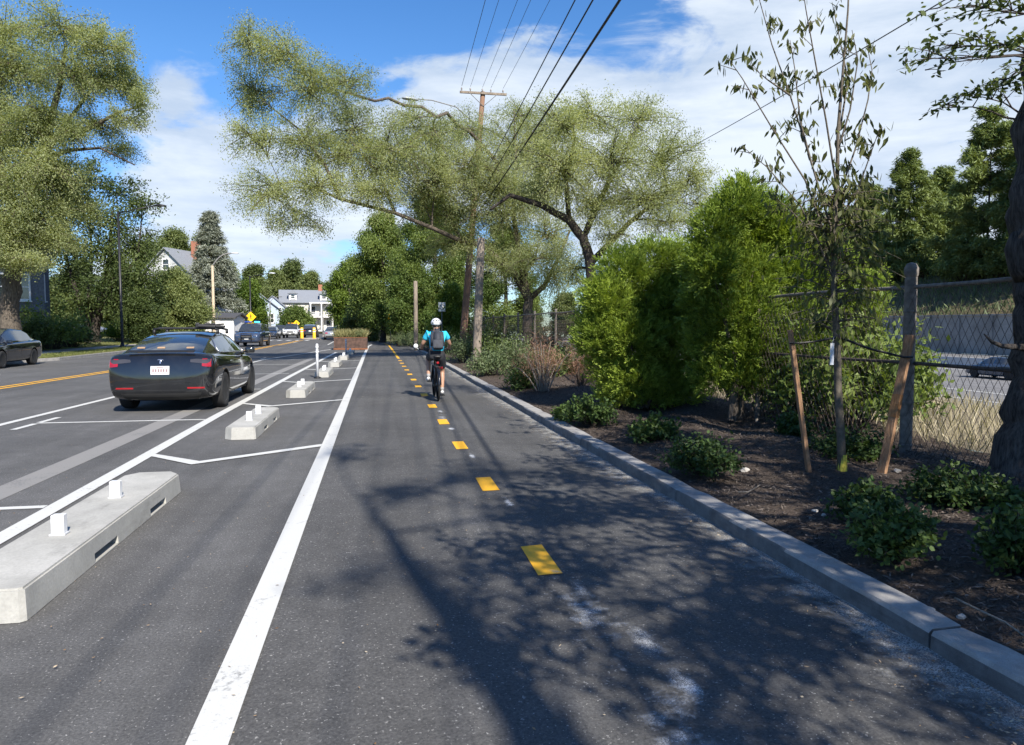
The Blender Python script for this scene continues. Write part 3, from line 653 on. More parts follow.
def moved(o, px, Y, base_z, s, rz, label, group=None, sz=None):
    c = copy_tree(o); b = W(px, 330, Y); c.location = (b.x, b.y, base_z); c.scale = (s, s, sz or s); c.rotation_euler = (0, 0, rz); c['label'] = label
    if group: c['group'] = group
    return c
def gnd0(px, Y, z):
    p = W(px, 330, Y); p.z = z; return p
dome_tree('maple_tree', 'dense dark-green maple on the path side, right behind the two leaning utility poles', 436, 60, 196, 92, L_MAP, nclump=24, nb=30, per=46)
dome_tree('maple_tree', 'broad maple overhanging the far end of the bike path beyond the yellow diamond sign', 383, 70, 216, 74, L_MAP, nclump=22, nb=28, per=46, tone=.55)
dome_tree('roadside_tree', 'light green tree at the bend of the road behind the rusty planter', 352, 84, 262, 46, L_BRT, nclump=16, tone=.4)
dome_tree('maple_tree', 'maple filling the gap between the grey utility pole and the fence trees', 505, 56, 226, 76, L_MAP, nclump=18, tone=.45)
dome_tree('young_tree', 'small bright yellow-green tree behind the cyclist and the white path sign', 452, 43, 286, 40, L_BRT, leaf=.13, bot=.05, nclump=12, tone=.6, nb=20)
dome_tree('roadside_tree', 'low spreading tree beside the planter grasses, in front of the dark underpass of trees', 366, 76, 286, 36, L_FAR, bot=.03, tone=.6, nclump=14)
dome_tree('roadside_tree', 'leafy tree low over the bike path right next to the reddish wooden post', 412, 58, 268, 52, L_MAP, bot=.02, tone=.5, nclump=16)
dome_tree('roadside_tree', 'tree behind the curved-arm street lamp at the road bend', 356, 112, 276, 34, L_FAR, bot=.02, tone=.55, nclump=14)
dome_tree('bushy_tree', 'light olive rounded tree in front of the white gabled house', 174, 72, 272, 66, L_FAR, bot=.04, tone=.75, nclump=22, nb=26)
dome_tree('bushy_tree', 'small dark bushy tree on the lawn behind the parked black car roof', 140, 62, 292, 40, L_DARK, bot=.10, tone=.5, nclump=14)
dome_tree('background_tree', 'tall rounded tree rising behind the white gabled house', 176, 125, 232, 52, L_FAR, tone=.5, nclump=20)
dome_tree('background_tree', 'yellow-green tree between the blue spruce and the black street lamp', 249, 118, 284, 34, L_BRT, tone=.3, bot=.03, nclump=14)
dome_tree('background_tree', 'green tree directly behind the top of the blue spruce', 206, 130, 236, 40, L_FAR, tone=.45, nclump=16)
dome_tree('background_tree', 'round dark green tree in front of the large grey-roofed apartment house', 296, 128, 311, 30, L_MAP, tone=.4, bot=.02, nclump=12)
conifer('blue_spruce_tree', 'tall grey-blue spruce with drooping branches beside the wooden-post street lamp', gnd0(213, 96, .2), 15.4, 5.4, L_SPR, DBARK, 19, 12, .42, 90, .22, .04, spread=.22, top_pow=.8, jag=.4)
far = [(228, 190, 264, 34), (255, 200, 268, 30), (276, 210, 272, 30), (292, 215, 263, 30), (312, 205, 274, 34), (332, 190, 284, 28), (350, 180, 290, 26), (150, 170, 246, 40), (120, 175, 258, 40), (80, 180, 262, 40), (265, 165, 288, 26), (238, 150, 280, 24), (60, 150, 280, 40), (100, 140, 290, 36), (20, 150, 285, 44), (360, 150, 300, 30), (352, 145, 298, 22), (390, 140, 300, 36), (430, 140, 300, 36)]
ptype = [dome_tree('hill_tree', 'far tree on the wooded rise behind the houses, a rounded crown in the treeline', 228, 190, 264, 34, L_FAR, nclump=16, nb=18, per=36, tone=t, group='far trees on the wooded rise') for t in (.45,)]
ptype.append(dome_tree('hill_tree', 'far tree on the wooded rise behind the houses, a rounded crown in the treeline', 255, 200, 268, 30, L_FAR, nclump=14, nb=18, per=36, tone=.3, group='far trees on the wooded rise', shape=.8))
ph = [CAMH+(326-264)*mpp(228, 190), CAMH+(326-268)*mpp(255, 200)]
for i, (px, Y, top, wp) in enumerate(far[2:]):
    hh = CAMH+(326-top)*mpp(px, Y); k = i % 2; s = hh/ph[k]
    moved(ptype[k], px, Y, 0, max(s, .9*wp/(34, 30)[k]*mpp(px, Y)/mpp(228, (190, 200)[k])), i*1.1, 'far tree on the wooded rise behind the houses, a rounded crown in the treeline', sz=s)
# pines on the bank beyond the highway
PL = 'pine beyond the highway, '
for px, Y, top, wd, lab in ((906, 109, 160, 72, 'slimmer one whose pointed top stands left of the tallest pine'), (985, 90, 122, 110, 'tallest and bushiest, straight above the chain-link fence'), (868, 124, 192, 60, 'lowest one, half hidden by the staked sapling'), (940, 110, 176, 60, 'set back in the gap between the two big pines'),
                            (1030, 83, 150, 90, 'at the end of the row behind the gnarled trunk'), (1075, 76, 120, 110, 'farthest along the row past the gnarled trunk'), (835, 138, 214, 50, 'small one at the low end of the row behind the cedar')):
    p = W(px, 300, Y); p.z = terr(p.x, p.y)-.2; m = mpp(px, Y)*1.0; h = CAMH+(326-top)*m*math.cos(0)-p.z
    conifer('pine_tree', PL+lab, p, h*1.04, wd*m/2*1.2, L_PINE, DBARK, 17, 9, .8, 110, -.02, .02, group='pines on the highway bank', spread=.38, top_pow=.55, jag=.75, tonebase=.55, up=.8)
m_ = 0
# dark understorey along the bank under the pines
for i, (px, Y, top, wp) in enumerate(((880, 112, 240, 60), (925, 104, 236, 60), (965, 92, 232, 60), (1005, 85, 225, 60))):
    p = W(px, 300, Y); p.z = terr(p.x, p.y)-.1; m = mpp(px, Y)
    shrub('bank_shrub', 'dark shrub under the pines, '+('below the sapling crown', 'left of the fence end post top', 'behind the middle of the near fence panel', 'beside the gnarled trunk')[i], p, 4.5, 9.5, L_DARK, DBARK, 50, 70, .45, .5, 'shrubs under the bank pines', .6, spread=.4, hexa=False, stemr=.03)

# cedars in the bed: dense upright sprays over a branching frame
def cedar(name, label, base, rows, Yc, stems, leafm, nb, per, L, tone, spread):
    root = thing(name, label, 'shrub', base, 0, 'cedars in the bed'); tb = MB()
    for p, r in stems: tb.tube([Vector(q)-base for q in p], r, 7)
    C = []; D = []; N = []; LL = []; WW = []; T = []
    for (c, rr, wgt) in rows:
        c = Vector(c)-base; n = int(nb*wgt)
        s0 = Vector((c.x*.25, c.y*.25, max(.2, c.z*.55))); tb.tube(bez(s0, s0.lerp(c, .5)+Vector((0, 0, .05)), c, 4), [.03, .022, .015, .008], 5, False)
        U = rdir(n)*(RNG.random((n, 1))**.33); org = np.array(c)+U*np.array(rr)
        ax = U*np.array([1., 1., .7])+np.array([0, 0, .5]); ax = unit(ax+RNG.normal(size=(n, 3))*.3)
        ln = RNG.uniform(.10, .24, n); tn = tone+RNG.normal(size=n)*.14+RNG.uniform(-.15, .15)
        idx = np.repeat(np.arange(n), per); m = len(idx); q = RNG.random(m)
        fan = rdir(n)[idx]; side = unit(np.cross(ax[idx], fan)); k = RNG.uniform(-1, 1, m)
        dd = unit(ax[idx]+side*k[:, None]*.8+rdir(m)*.15)
        C.append(org[idx]+ax[idx]*(ln[idx]*q)[:, None]+dd*(.03)+RNG.normal(size=(m, 3))*spread); D.append(dd); N.append(fan+rdir(m)*.5)
        LL.append(L*RNG.uniform(.6, 1.4, m)); WW.append(L*.26*RNG.uniform(.6, 1.3, m)); T.append(tn[idx]+q*.25-.1+RNG.normal(size=m)*.1)
    tb.build('stem', BARK, root, fix=False)
    link('foliage', leaf_mesh('foliage', np.concatenate(C), np.concatenate(D), np.concatenate(N), np.concatenate(LL), np.concatenate(WW), np.concatenate(T)), leafm, root); return root
bb = G(640, 408, .17); Y0 = bb.y+.2
cedar('cedar_shrub', 'rounded bright yellow-green cedar shrub with foliage down to the mulch', bb, clumps_px([(652, 258, 22, 14), (624, 270, 22, 17), (680, 262, 18, 22), (606, 300, 22, 22), (645, 300, 34, 26), (682, 300, 22, 30), (598, 338, 20, 22), (630, 340, 32, 28), (672, 345, 30, 30), (606, 368, 16, 13), (632, 378, 30, 18), (670, 382, 24, 16), (605, 322, 22, 20), (655, 322, 30, 24), (622, 394, 24, 10), (650, 396, 26, 10), (680, 392, 20, 12)], Y0, .25, 1.25), Y0,
      [([bb, bb+Vector((0, 0, .8)), bb+Vector((.1, 0, 1.5))], [.06, .045, .015]), ([bb+Vector((.1, 0, 0)), bb+Vector((.5, .1, .8)), bb+Vector((.7, .1, 1.8))], [.05, .04, .02])], L_ARB, 1700, 18, .06, .62, .018)
bb = G(733, 420, .17); Y0 = bb.y+.2
cedar('cedar_shrub', 'taller pointed cedar with bare lower trunk standing behind the left wooden stake', bb, clumps_px([(742, 194, 14, 12), (738, 212, 24, 18), (768, 220, 24, 20), (715, 232, 20, 20), (750, 240, 32, 22), (790, 240, 26, 22), (712, 268, 22, 24), (745, 275, 34, 26), (785, 275, 32, 26), (820, 272, 26, 30), (705, 305, 18, 22), (740, 312, 34, 26), (780, 315, 34, 26), (818, 318, 28, 26), (712, 342, 22, 20), (750, 352, 32, 20), (790, 358, 30, 22), (825, 360, 24, 24), (715, 375, 22, 16), (745, 380, 22, 12), (850, 300, 20, 34), (855, 345, 18, 24), (765, 385, 22, 12), (810, 388, 30, 18), (800, 335, 36, 30), (840, 330, 26, 34), (775, 345, 34, 28), (845, 385, 18, 16)], Y0, .25, 1.1), Y0,
      [([bb, bb+Vector((.02, 0, .7)), bb+Vector((0, 0, 1.0)), bb+Vector((.05, 0, 1.4))], [.075, .06, .03, .01]), ([bb+Vector((.12, .05, 0)), bb+Vector((.2, .1, .6)), bb+Vector((.6, .1, 1.6))], [.06, .05, .03]),
       ([W(805, 452, Y0-.3), W(785, 430, Y0-.3), W(775, 405, Y0-.2), W(762, 380, Y0)], [.022, .024, .024, .018])], L_ARB, 1500, 17, .06, .46, .018)

# low leafy shrubs in the bed
SL = 'low leafy shrub, '
for px, py, h, wd, tone, lab, n in ((893, 556, .36, .56, .62, 'the nearest full one in front of the orange-marked stake', 60), (868, 520, .30, .52, .35, 'half hidden, just behind the nearest full one', 50), (1016, 572, .42, .5, .55, 'cropped one with bare stems beside the frame edge, nearest the kerb', 42), (980, 508, .28, .66, .35, 'dark one at the foot of the gnarled trunk', 46), (700, 472, .40, .75, .3, 'dark blue-green one below the tall pointed cedar', 60),
                                    (655, 440, .34, .62, .75, 'pale-tipped one below the gap between the cedars', 40), (590, 424, .45, .85, .6, 'pale green one at the kerb side of the rounded cedar', 50), (565, 418, .22, .4, .85, 'tiny light green one nearest the curb bend', 24), (850, 462, .42, .9, .3, 'dark one behind the sapling base', 50), (640, 405, .7, 1.1, .3, 'dark one tucked under the rounded cedar', 50), (940, 500, .3, .6, .4, 'one between the stake and the gnarled trunk', 36), (795, 440, .4, .5, .25, 'one in deep shade behind the left stake', 30)):
    shrub('bed_shrub', SL+lab, G(px, py, .15), h, wd, L_SHR, DBARK, int(n*1.25), 40, .042 if py > 450 else .055, .62, 'low shrubs in the mulch bed', tone, spread=.035)
shrub('dry_shrub', 'bare reddish-brown twiggy shrub with pale stems on the sunny mulch', G(543, 390, .17), 1.4, 1.4, L_DRY, LBARK, 24, 95, .13, .07, None, .55, hexa=False, spread=.13, dome=True, stemr=.017, t0=.5)
shrub('dry_shrub', 'second dead-looking shrub, greyer, against the rounded cedar', G(580, 388, .17), 1.25, .8, L_DRY, BARK, 22, 90, .10, .08, None, .25, hexa=False, spread=.10, stemr=.012, t0=.4)
for px, py, h, wd, tone, lab, lm in ((490, 374, .75, 1.5, .6, 'green weedy shrub at the foot of the grey utility pole', L_WEED), (515, 372, 1.2, 1.6, .75, 'silvery grey-green weeds between the grey pole and the dry shrub', L_WEED), (525, 388, .6, .9, .5, 'small green shrub at the left foot of the dry shrub', L_SHR), (462, 362, 1.2, 1.6, .45, 'tall weeds around the foot of the brown utility pole', L_WEED), (447, 353, 1.3, 1.9, .55, 'grey-green weeds on the kerb behind the cyclist', L_WEED), (430, 350, 1.0, 1.7, .6, 'weedy shrub at the kerb left of the cyclist', L_WEED), (414, 347, 1.1, 2.0, .55, 'flowering weeds around the short wooden post', L_WEED), (402, 345, 1.1, 2.2, .5, 'weeds beside the reddish post at the end of the kerb', L_WEED)):
    shrub('weed_shrub', lab, G(px, py, .15), h, wd, lm, DBARK, 70, 34, .10, .3, 'weedy shrubs along the path', tone, spread=.09, hexa=False, up=.2, stemr=.006)
for px, Y, h, wd, lab in ((505, 24, 1.4, 2.2, 'dark bush behind the fence right of the grey utility pole'), (555, 19.5, 1.0, 1.6, 'dark mound behind the dry shrub at the fence foot'), (490, 32, 2.2, 2.8, 'dark bush behind the fence beside the locust trunk'), (470, 44, 2.4, 3.2, 'dark bush between the two utility poles'), (545, 30, 2.4, 2.6, 'grey-green bush beyond the fence under the locust crown'), (848, 8.6, 2.35, 1.9, 'tall dark bush behind the fence between the sapling and the steel end post'), (800, 10.2, 2.2, 2.2, 'dark bush behind the fence on the far side of the pointed cedar'), (900, 9.6, 1.7, 1.3, 'dark bush behind the steel fence end post'), (600, 22, 1.8, 2.4, 'bush behind the fence beside the rounded cedar'), (640, 17.5, 1.0, 1.6, 'bush behind the fence seen under the cedars')):
    p = W(px, 330, Y); p.z = .08
    shrub('fence_bush', lab, p, h, wd, L_MAP if px > 700 else L_DARK, DBARK, 60, 44, .12, .5, 'bushes along the fence', .6, spread=.1, hexa=False, stemr=.01)
for px, Y, h, wd, lm, lab in ((50, 46, 3.0, 4.4, L_MAP, 'large dark green bush beside the grey shingled house'), (30, 44, 2.0, 3.0, L_DARK, 'dark bush behind the dark sedan roof'), (70, 50, 1.9, 3.2, L_DARK, 'low dark bush at the foot of the many-stemmed tree'), (118, 70, 1.9, 3.4, L_BRT, 'trimmed yellow-green hedge mound behind the black lamp post'), (136, 72, 2.2, 2.6, L_BRT, 'second trimmed hedge mound, nearer the parked black car'), (186, 100, 2., 4., L_MAP, 'dark bush beside the white garage')):
    p = W(px, 330, Y); p.z = .25
    shrub('house_bush', lab, p, h, wd, lm, DBARK, 70, 60, .17, .55, None, .5, spread=.16, hexa=False, stemr=.012)

# staked sapling
sb = G(842, 472, .17); SY = sb.y
root = thing('sapling', 'slender staked sapling with drooping olive leaves and yellow paint at its base', 'tree', sb); tb = MB()
def rel(ps, dy=0): return [W(px, py, SY+(dy*i/len(ps)))-sb for i, (px, py) in enumerate(ps)]
trunk_ = [Vector((0, 0, -.05))]+rel([(841, 440), (838, 390), (837, 345), (834, 290), (833, 240), (837, 190), (838, 130), (843, 70), (848, 10), (850, -50)])
tb.tube(trunk_, [.045, .038, .036, .034, .028, .024, .019, .015, .011, .008, .004], 9)
LIMB = [([(833, 235), (812, 165), (790, 95), (772, 45), (760, 2), (756, -20)], .5), ([(833, 255), (805, 180), (772, 128), (742, 78), (728, 58)], -.4), ([(837, 190), (826, 120), (815, 60), (806, 10), (800, -30)], -.5), ([(834, 210), (855, 150), (868, 100), (872, 70), (866, 40)], .4), ([(833, 270), (800, 205), (768, 168), (742, 146)], .5),
        ([(836, 225), (858, 190), (872, 150), (880, 128)], -.5), ([(840, 130), (848, 80), (840, 40), (832, 2)], .3), ([(834, 250), (850, 215), (862, 185), (870, 172)], .6), ([(834, 280), (815, 235), (785, 205), (765, 195)], -.3), ([(812, 165), (800, 120), (795, 70), (790, 40)], .2), ([(790, 95), (768, 80), (750, 65)], .2), ([(838, 150), (850, 110), (858, 60), (852, 30)], -.3)]
for ps, dy in LIMB:
    P = rel(ps, dy); tb.tube(P, [.010*(1-.75*i/(len(P)-1)) for i in range(len(P))], 5, False)
paths = []; tn = []
for ps, dy in LIMB:
    P = rel(ps, dy)
    for a, b in zip(P, P[1:]):
        for q in range(3):
            s0 = a.lerp(b, random.random()); d = Vector((random.uniform(-1, 1), random.uniform(-1, 1), random.uniform(-.2, .7)))*random.uniform(.08, .22)
            e = s0+d; paths.append((s0, s0+d*.6, e)); tn.append(random.uniform(.15, .75)); tb.tube([s0, e], [.004, .002], 4, False)
for k in range(150):           # fuller drooping twigs low in the crown
    s0 = trunk_[3].lerp(trunk_[6], random.random()**.8); a = random.uniform(0, 2*PI); d = Vector((math.cos(a), math.sin(a), random.uniform(-.1, .5)))*random.uniform(.2, .62)
    e = s0+d-Vector((0, 0, .12)); paths.append((s0, s0+d*.6+Vector((0, 0, .05)), e)); tn.append(random.uniform(.3, .95)); tb.tube(bez(s0, s0+d*.6+Vector((0, 0, .05)), e, 4), [.006, .005, .003, .002], 4, False)
tb.build('trunk', plain('sapling_bark', (.11, .095, .075), .85, 0, .3, 30, .2), root, True, fix=False)
P = np.array([[list(a), list(b), list(c)] for a, b, c in paths])
link('crown', leaf_mesh('crown', *leaves_on(P, 8, .035, .09, .027, tn, .2, 1.3, .2, .35), hexa=True), L_SAP, root)
MB().tube([Vector((0, 0, -.02)), Vector((-.003, 0, .17))], [.050, .044], 10, False).build('paint_mark', plain('yellow_spray_paint', (.46, .40, .05), .8, 0, .5, 22), root, True)

def stake(label, top, bot, yellow):
    b = G(*bot, .15); tp = W(top[0], top[1], b.y+.06); root = thing('wooden_stake', label, 'stake', b, 0, 'wooden stakes holding the sapling'); d = tp-b
    q = d.to_track_quat('Z', 'Y').to_matrix(); mb = MB(); mb.box(d*.485, (.085, .035, d.length*1.03), q, .004); mb.build('post', STAKEW, root)
    if yellow:
        mb = MB(); mb.box(d*.50, (.089, .039, d.length*.16), q); mb.build('paint_mark', plain('orange_spray_paint', (.75, .36, .03), .7, 0, .4, 22), root)
    return root, b, tp
s1 = stake('plain brown wooden stake leaning left of the sapling, in front of the pointed cedar', (790, 330), (809, 474), False)
s2 = stake('orange-brown wooden stake with a yellow spray mark leaning against the steel fence post', (910, 335), (881, 477), True)
s2[0].children[0].data.materials[0] = bark('orange_stake_wood', (.26, .11, .04), (.42, .22, .10), (22, 22, 2.5))
a1 = W(793, 343, s1[1].y+.03); a2 = W(836, 337, SY); a3 = W(906, 357, s2[1].y+.03)
mb = MB(); mb.tube([a1+Vector((-.055, -.02, 0)), a1+Vector((.05, -.04, 0)), a1.lerp(a2, .5)-Vector((0, 0, .015)), a2+Vector((0, -.045, 0))], .010, 6)
mb.tube([a2+Vector((0, -.045, 0)), a2.lerp(a3, .5)-Vector((0, 0, .02)), a3+Vector((-.05, -.04, 0)), a3+Vector((.05, -.02, 0))], .012, 6)
setp(mb.build('tree_tie', BLACKP), 'black strap tying the sapling trunk to both wooden stakes', 'strap')
mb = MB(); p = W(832, 354, SY-.05); mb.box(p, (.045, .004, .20), rotz(.2), .001); mb.tube([p+Vector((0, 0, .1)), p+Vector((.03, .02, .16))], .002, 4)
setp(mb.build('plant_tag', plain('white_label', (.7, .72, .75), .5)), 'white plastic plant tag hanging from the sapling trunk', 'tag')

# gnarled trunk at the fence, with leafy boughs overhead
gb = G(1034, 486, .17); GY = gb.y
tree('gnarled_tree', 'gnarled old trunk grown into the chain-link fence with dark leafy boughs hanging overhead', 'tree',
     [(gb, .29), (W(1040, 440, GY), .29), (W(1047, 390, GY), .28), (W(1049, 330, GY), .26), (W(1050, 280, GY), .27), (W(1046, 240, GY), .30), (W(1045, 205, GY), .27), (W(1048, 150, GY), .26), (W(1060, 60, GY), .24), (W(1080, -60, GY), .2), (W(1100, -220, GY), .12)],
     [(W(px, py, GY+dy), (rx*mpp(px, GY), .45, ry*mpp(px, GY)), wt) for px, py, rx, ry, wt, dy in ((985, 8, 36, 14, .8, 0), (955, 45, 34, 12, .6, .3), (1005, 45, 24, 12, .6, -.2), (925, 70, 16, 14, .22, .4), (905, 62, 10, 14, .12, .3), (985, 95, 30, 9, .55, .2), (945, 105, 14, 12, .3, .4), (1010, 78, 20, 8, .4, 0), (1060, -60, 60, 50, 1.4, 0), (1000, -70, 50, 30, 1.2, .3), (1110, 20, 50, 40, 1.2, 0), (1120, -160, 80, 70, 1.6, 0), (1040, -170, 60, 60, 1.4, .5), (938, 8, 14, 8, .2, .2))]+[(Vector(q), (1.0, .8, .4), 3.2) for q in ((5.2, 6.6, 8.6), (3.9, 8.4, 8.8), (4.9, 7.8, 9.0), (5.8, 5.0, 8.4))],
     leaf=.062, aspect=.45, per=6, nb=8, barkm=bark('gnarled_bark', (.02, .017, .016), (.10, .088, .08), (12, 12, 2.6)), leafm=L_DARK, twig=True, twig_r=.0035, spread=.03, hexa=True, hang=.3, limb_r=.028,
     extra_limbs=[([W(1030, 348, GY), W(1002, 346, GY-.1), W(992, 342, GY-.15), W(984, 334, GY-.15)], [.035, .02, .014, .006])], sides=14)

# trees just behind the photographer: they throw the dappled shade over the path
bT = Vector((7.1, -3.2, .1)); cl = []
for k in range(62):
    a = k*2.4; r = math.sqrt((k+.5)/62); x = 5.35+math.cos(a)*r*3.5
    cl.append((Vector((x, -1.3+math.sin(a)*r*4.1, 4.75+random.uniform(-.6, .9))), (.52, .62, .28), random.uniform(.4, .7)*(.85 if x < 4.3 else .9)))
tree('shade_tree', 'wide low tree behind the viewer whose crown dapples the path and the mulch bed', 'tree', [(bT, .24), (Vector((7.0, -2.9, 1.6)), .21), (Vector((6.6, -2.3, 3.0)), .16), (Vector((6.0, -1.7, 4.2)), .10), (Vector((5.3, -1.2, 5.4)), .04)], cl,
     leaf=.10, aspect=.5, per=14, nb=12, barkm=BARK, leafm=L_MAP, twig=True, twig_r=.009, spread=.07, puff=1.2, fill=1.25)
# the tree whose bare trunk lays the long dark stripe on the path, its few boughs starting high up
bS = Vector((3.56, -8.75, .1)); cl = []
for k in range(7):
    a = k*2.4+.6; r = 2.4*math.sqrt((k+.5)/7); cl.append((Vector((4.9+math.cos(a)*r*.7, -8.6+math.sin(a)*r, 12.3+random.uniform(-.6, 1.2))), (.7, .7, .45), random.uniform(.4, .6)))
tree('shade_tree', 'straight-trunked tree behind the viewer whose trunk throws the long dark stripe', 'tree', [(bS, .22), (bS+Vector((.02, .03, 3)), .19), (bS+Vector((0, 0, 7)), .17), (bS+Vector((-.03, 0, 9.2)), .16), (bS+Vector((.05, .05, 10.5)), .09), (bS+Vector((.25, .1, 12.5)), .03)], cl,
     leaf=.12, aspect=.5, per=12, nb=10, barkm=BARK, leafm=L_MAP, twig=True, twig_r=.014, spread=.1, puff=1.2, fill=.7)
for i, (px, Y, top, wp) in enumerate(((530, 230, 292, 34), (565, 240, 294, 38), (600, 235, 288, 38), (640, 240, 300, 40), (690, 236, 296, 40), (740, 240, 300, 40), (790, 238, 292, 40), (830, 236, 286, 40))):
    k = i % 2; hh = CAMH+(326-top)*mpp(px, Y)+2; s = hh/ph[k]
    moved(ptype[k], px, Y, -2, max(s, .8*wp/(34, 30)[k]*mpp(px, Y)/mpp(228, (190, 200)[k])), i*.9, 'distant tree in the low line beyond the highway, seen over the fence', 'distant trees beyond the highway', s)

# ------------------------------------------------------------------ chain-link fence
fp = G(905, 458, .16); FX = fp.x; FY = fp.y; FT = 2.06
FPOST = plain('weathered_post', (.16, .14, .12), .75, .2, .45, 14)
fence = thing('chain_link_fence', 'rusty grey chain-link fence with pipe posts along the back of the planting bed', 'fence', (FX, FY, .12))
def frel(x, y, z): return (x-FX, y-FY, z-.12)
k = 0
for i in range(-2, 18):
    y = FY+3.05*i; mb = MB(); r = .06 if i == 0 else .034
    mb.tube([frel(FX, y, .02), frel(FX, y, FT+(.03 if i == 0 else -.02))], r, 14)
    if i == 0:
        mb.lathe([(.063, FT-.12), (.07, FT-.1), (.07, FT-.03), (.045, FT+.015), (.001, FT+.03)], 14)
        for z in (.3, .75, 1.2, 1.7): mb.lathe([(.061, z-.135), (.066, z-.13), (.066, z-.11), (.061, z-.105)], 14)
    else: mb.lathe([(.042, FT-.17), (.046, FT-.12), (.02, FT-.1)], 10, frel(FX, y, .12))
    auto_smooth(mb.build('post', FPOST, fence, fix=True), 40)
RUST = plain('rusty_pipe', (.085, .066, .055), .7, .3, .4, 9)
mb = MB(); mb.tube([frel(FX, y, FT-.10+.012*math.sin(y*1.7)) for y in range(-2, 60)], .021, 8); mb.build('top_rail', FPOST, fence, True)
mb = MB(); mb.tube([frel(FX+.03, y, 1.16+.006*math.sin(y*2.1)) for y in range(-2, 60)], .019, 8); mb.build('middle_rail', RUST, fence, True)
mb = MB(); mb.tube([frel(FX-.03, y, .24+.02*math.sin(y*1.3)) for y in range(-2, 60)], .006, 5); mb.build('tension_wire', RUST, fence)
mb = MB(); hgt = FT-.12-.2; y = -2.0; sgn = 1
while y < 58:
    for s in (1, -1):
        ph_ = random.uniform(-.004, .004); xx = FX-.045+.006*s
        pts = [frel(xx+.012*math.sin(y*1.1+q), y+s*(q-.5)*hgt*.55+ph_, .2+hgt*q) for q in (0, .5, 1)]; mb.tube(pts, .0028, 4, False)
    y += .088
mb.build('wire_mesh', RUST, fence, fix=False)

# ------------------------------------------------------------------ poles, lamps and cables
def pole_px(name, label, base, top, r0, r1, mat, cat='pole', group=None):
    root = thing(name, label, cat, base, 0, group); mb = MB(); d = top-base
    mb.tube([Vector((0, 0, -.2)), Vector((0, 0, 0)), d*.33, d*.66, d], [r0*1.02, r0, r0*.7+r1*.3, r0*.35+r1*.65, r1], 14); mb.build('post', mat, root, True); return root
ub = G(462, 352, .1); UY = ub.y; ut = W(483, 92, UY+.3)
up = pole_px('utility_pole', 'tall brown wooden utility pole with a crossarm, leaning slightly over the path', ub, ut, .21, .13, POLEB, group='utility poles')
d = ut-ub; mb = MB(); mb.box(d*.995+Vector((0, -.17, -.05)), (2.6, .10, .12), None, .008); mb.build('crossarm', POLEW, up)
mb = MB()
for q in (-1, 1): mb.tube([d*.995+Vector((q*.75, -.22, -.1)), d*.995+Vector((0, -.16, -.75))], .018, 6)
mb.build('brace', STEEL, up)
INS = plain('porcelain', (.28, .25, .23), .3); xarm = [-1.2, -.72, -.05, .42, 1.1]
for q in xarm: MB().lathe([(.018, 0), (.02, .06), (.05, .08), (.035, .11), (.052, .13), (.03, .17), (.02, .19)], 10, d*.995+Vector((q, -.17, .01))).build('insulator', INS, up, True)
mb = MB(); a0 = ut*.86+ub*.14-ub; tip = W(410, 99, UY-.8)-ub
mb.tube([a0, a0.lerp(tip, .35)+Vector((0, 0, .62)), a0.lerp(tip, .7)+Vector((0, 0, .42)), tip+Vector((.2, 0, .02))], [.03, .03, .028, .025], 8); arm = mb.build('lamp_arm', STEEL, up, True)
def cobra(parent, at, dirv, mat=None, s=1.0):
    dirv = Vector(dirv).normalized(); q = dirv.to_track_quat('X', 'Z').to_matrix()
    mb = MB(); vs = []; n = 12
    for t_, wd, zt, zb in ((-.38, .05, .05, -.04), (-.25, .11, .085, -.05), (0, .16, .10, -.06), (.22, .15, .08, -.055), (.36, .07, .03, -.03)):
        for k in range(n):
            a = 2*PI*k/n; c_, s_ = math.cos(a), math.sin(a); vs.append(Vector(at)+q@Vector((t_*s, wd*c_*s, (zt if s_ > 0 else -zb)*s_*s)))
    mb.add(vs, [(i*n+k, i*n+(k+1) % n, (i+1)*n+(k+1) % n, (i+1)*n+k) for i in range(4) for k in range(n)]+[tuple(range(n)), tuple(4*n+k for k in range(n))])
    return mb.build('lamp_head', mat or plain('lamp_grey', (.36, .38, .40), .45, .3), parent, True)
cobra(up, tip, tip-a0-Vector((0, 0, tip.z-a0.z)), None, 1.2)
gb2 = G(476.5, 364, .12); gt2 = W(481, 238, gb2.y+.1)
pole_px('utility_pole', 'grey wooden pole nearest the kerb, sunlit at its foot, top lost in the leaves', gb2, gt2, .165, .14, POLEW, group='utility poles')
wb = G(416, 349, .1); pole_px('wooden_post', 'short pale wooden post standing in the weeds beside the bike path', wb, W(415.5, 281, wb.y), .14, .12, POLEW)
rb = G(398, 344.5, .1); pole_px('wooden_post', 'thin reddish leaning wooden post behind the yellow sign at the path end', rb, W(395, 305, rb.y), .13, .10, POLEB)
# the next pole down the line stands just behind the viewer; its shadow lies along the path
nb_ = Vector((2.98, -16.0, .1)); nt_ = Vector((2.9, -16.0, 10.4))
np_ = pole_px('utility_pole', 'wooden utility pole at the kerb some way behind the viewer', nb_, nt_, .20, .14, POLEW, group='utility poles')
dn = nt_-nb_; mb = MB(); mb.box(dn+Vector((0, -.2, -.25)), (2.6, .10, .12), None, .008); mb.build('crossarm', POLEW, np_)
for q in xarm: MB().lathe([(.018, 0), (.05, .08), (.035, .11), (.052, .13), (.02, .19)], 10, dn+Vector((q, -.2, -.19))).build('insulator', INS, np_, True)
CABLE = plain('cable_black', (.02, .02, .022), .6)
def cable(label, a, b, r, sag, n=24):
    a = Vector(a); b = Vector(b); mb = MB(); mb.tube([a.lerp(b, i/n)-Vector((0, 0, sag*4*(i/n)*(1-i/n))) for i in range(n+1)], r, 5)
    return setp(mb.build('overhead_cable', CABLE, None, True, None, False), label, 'cable', 'overhead cables')
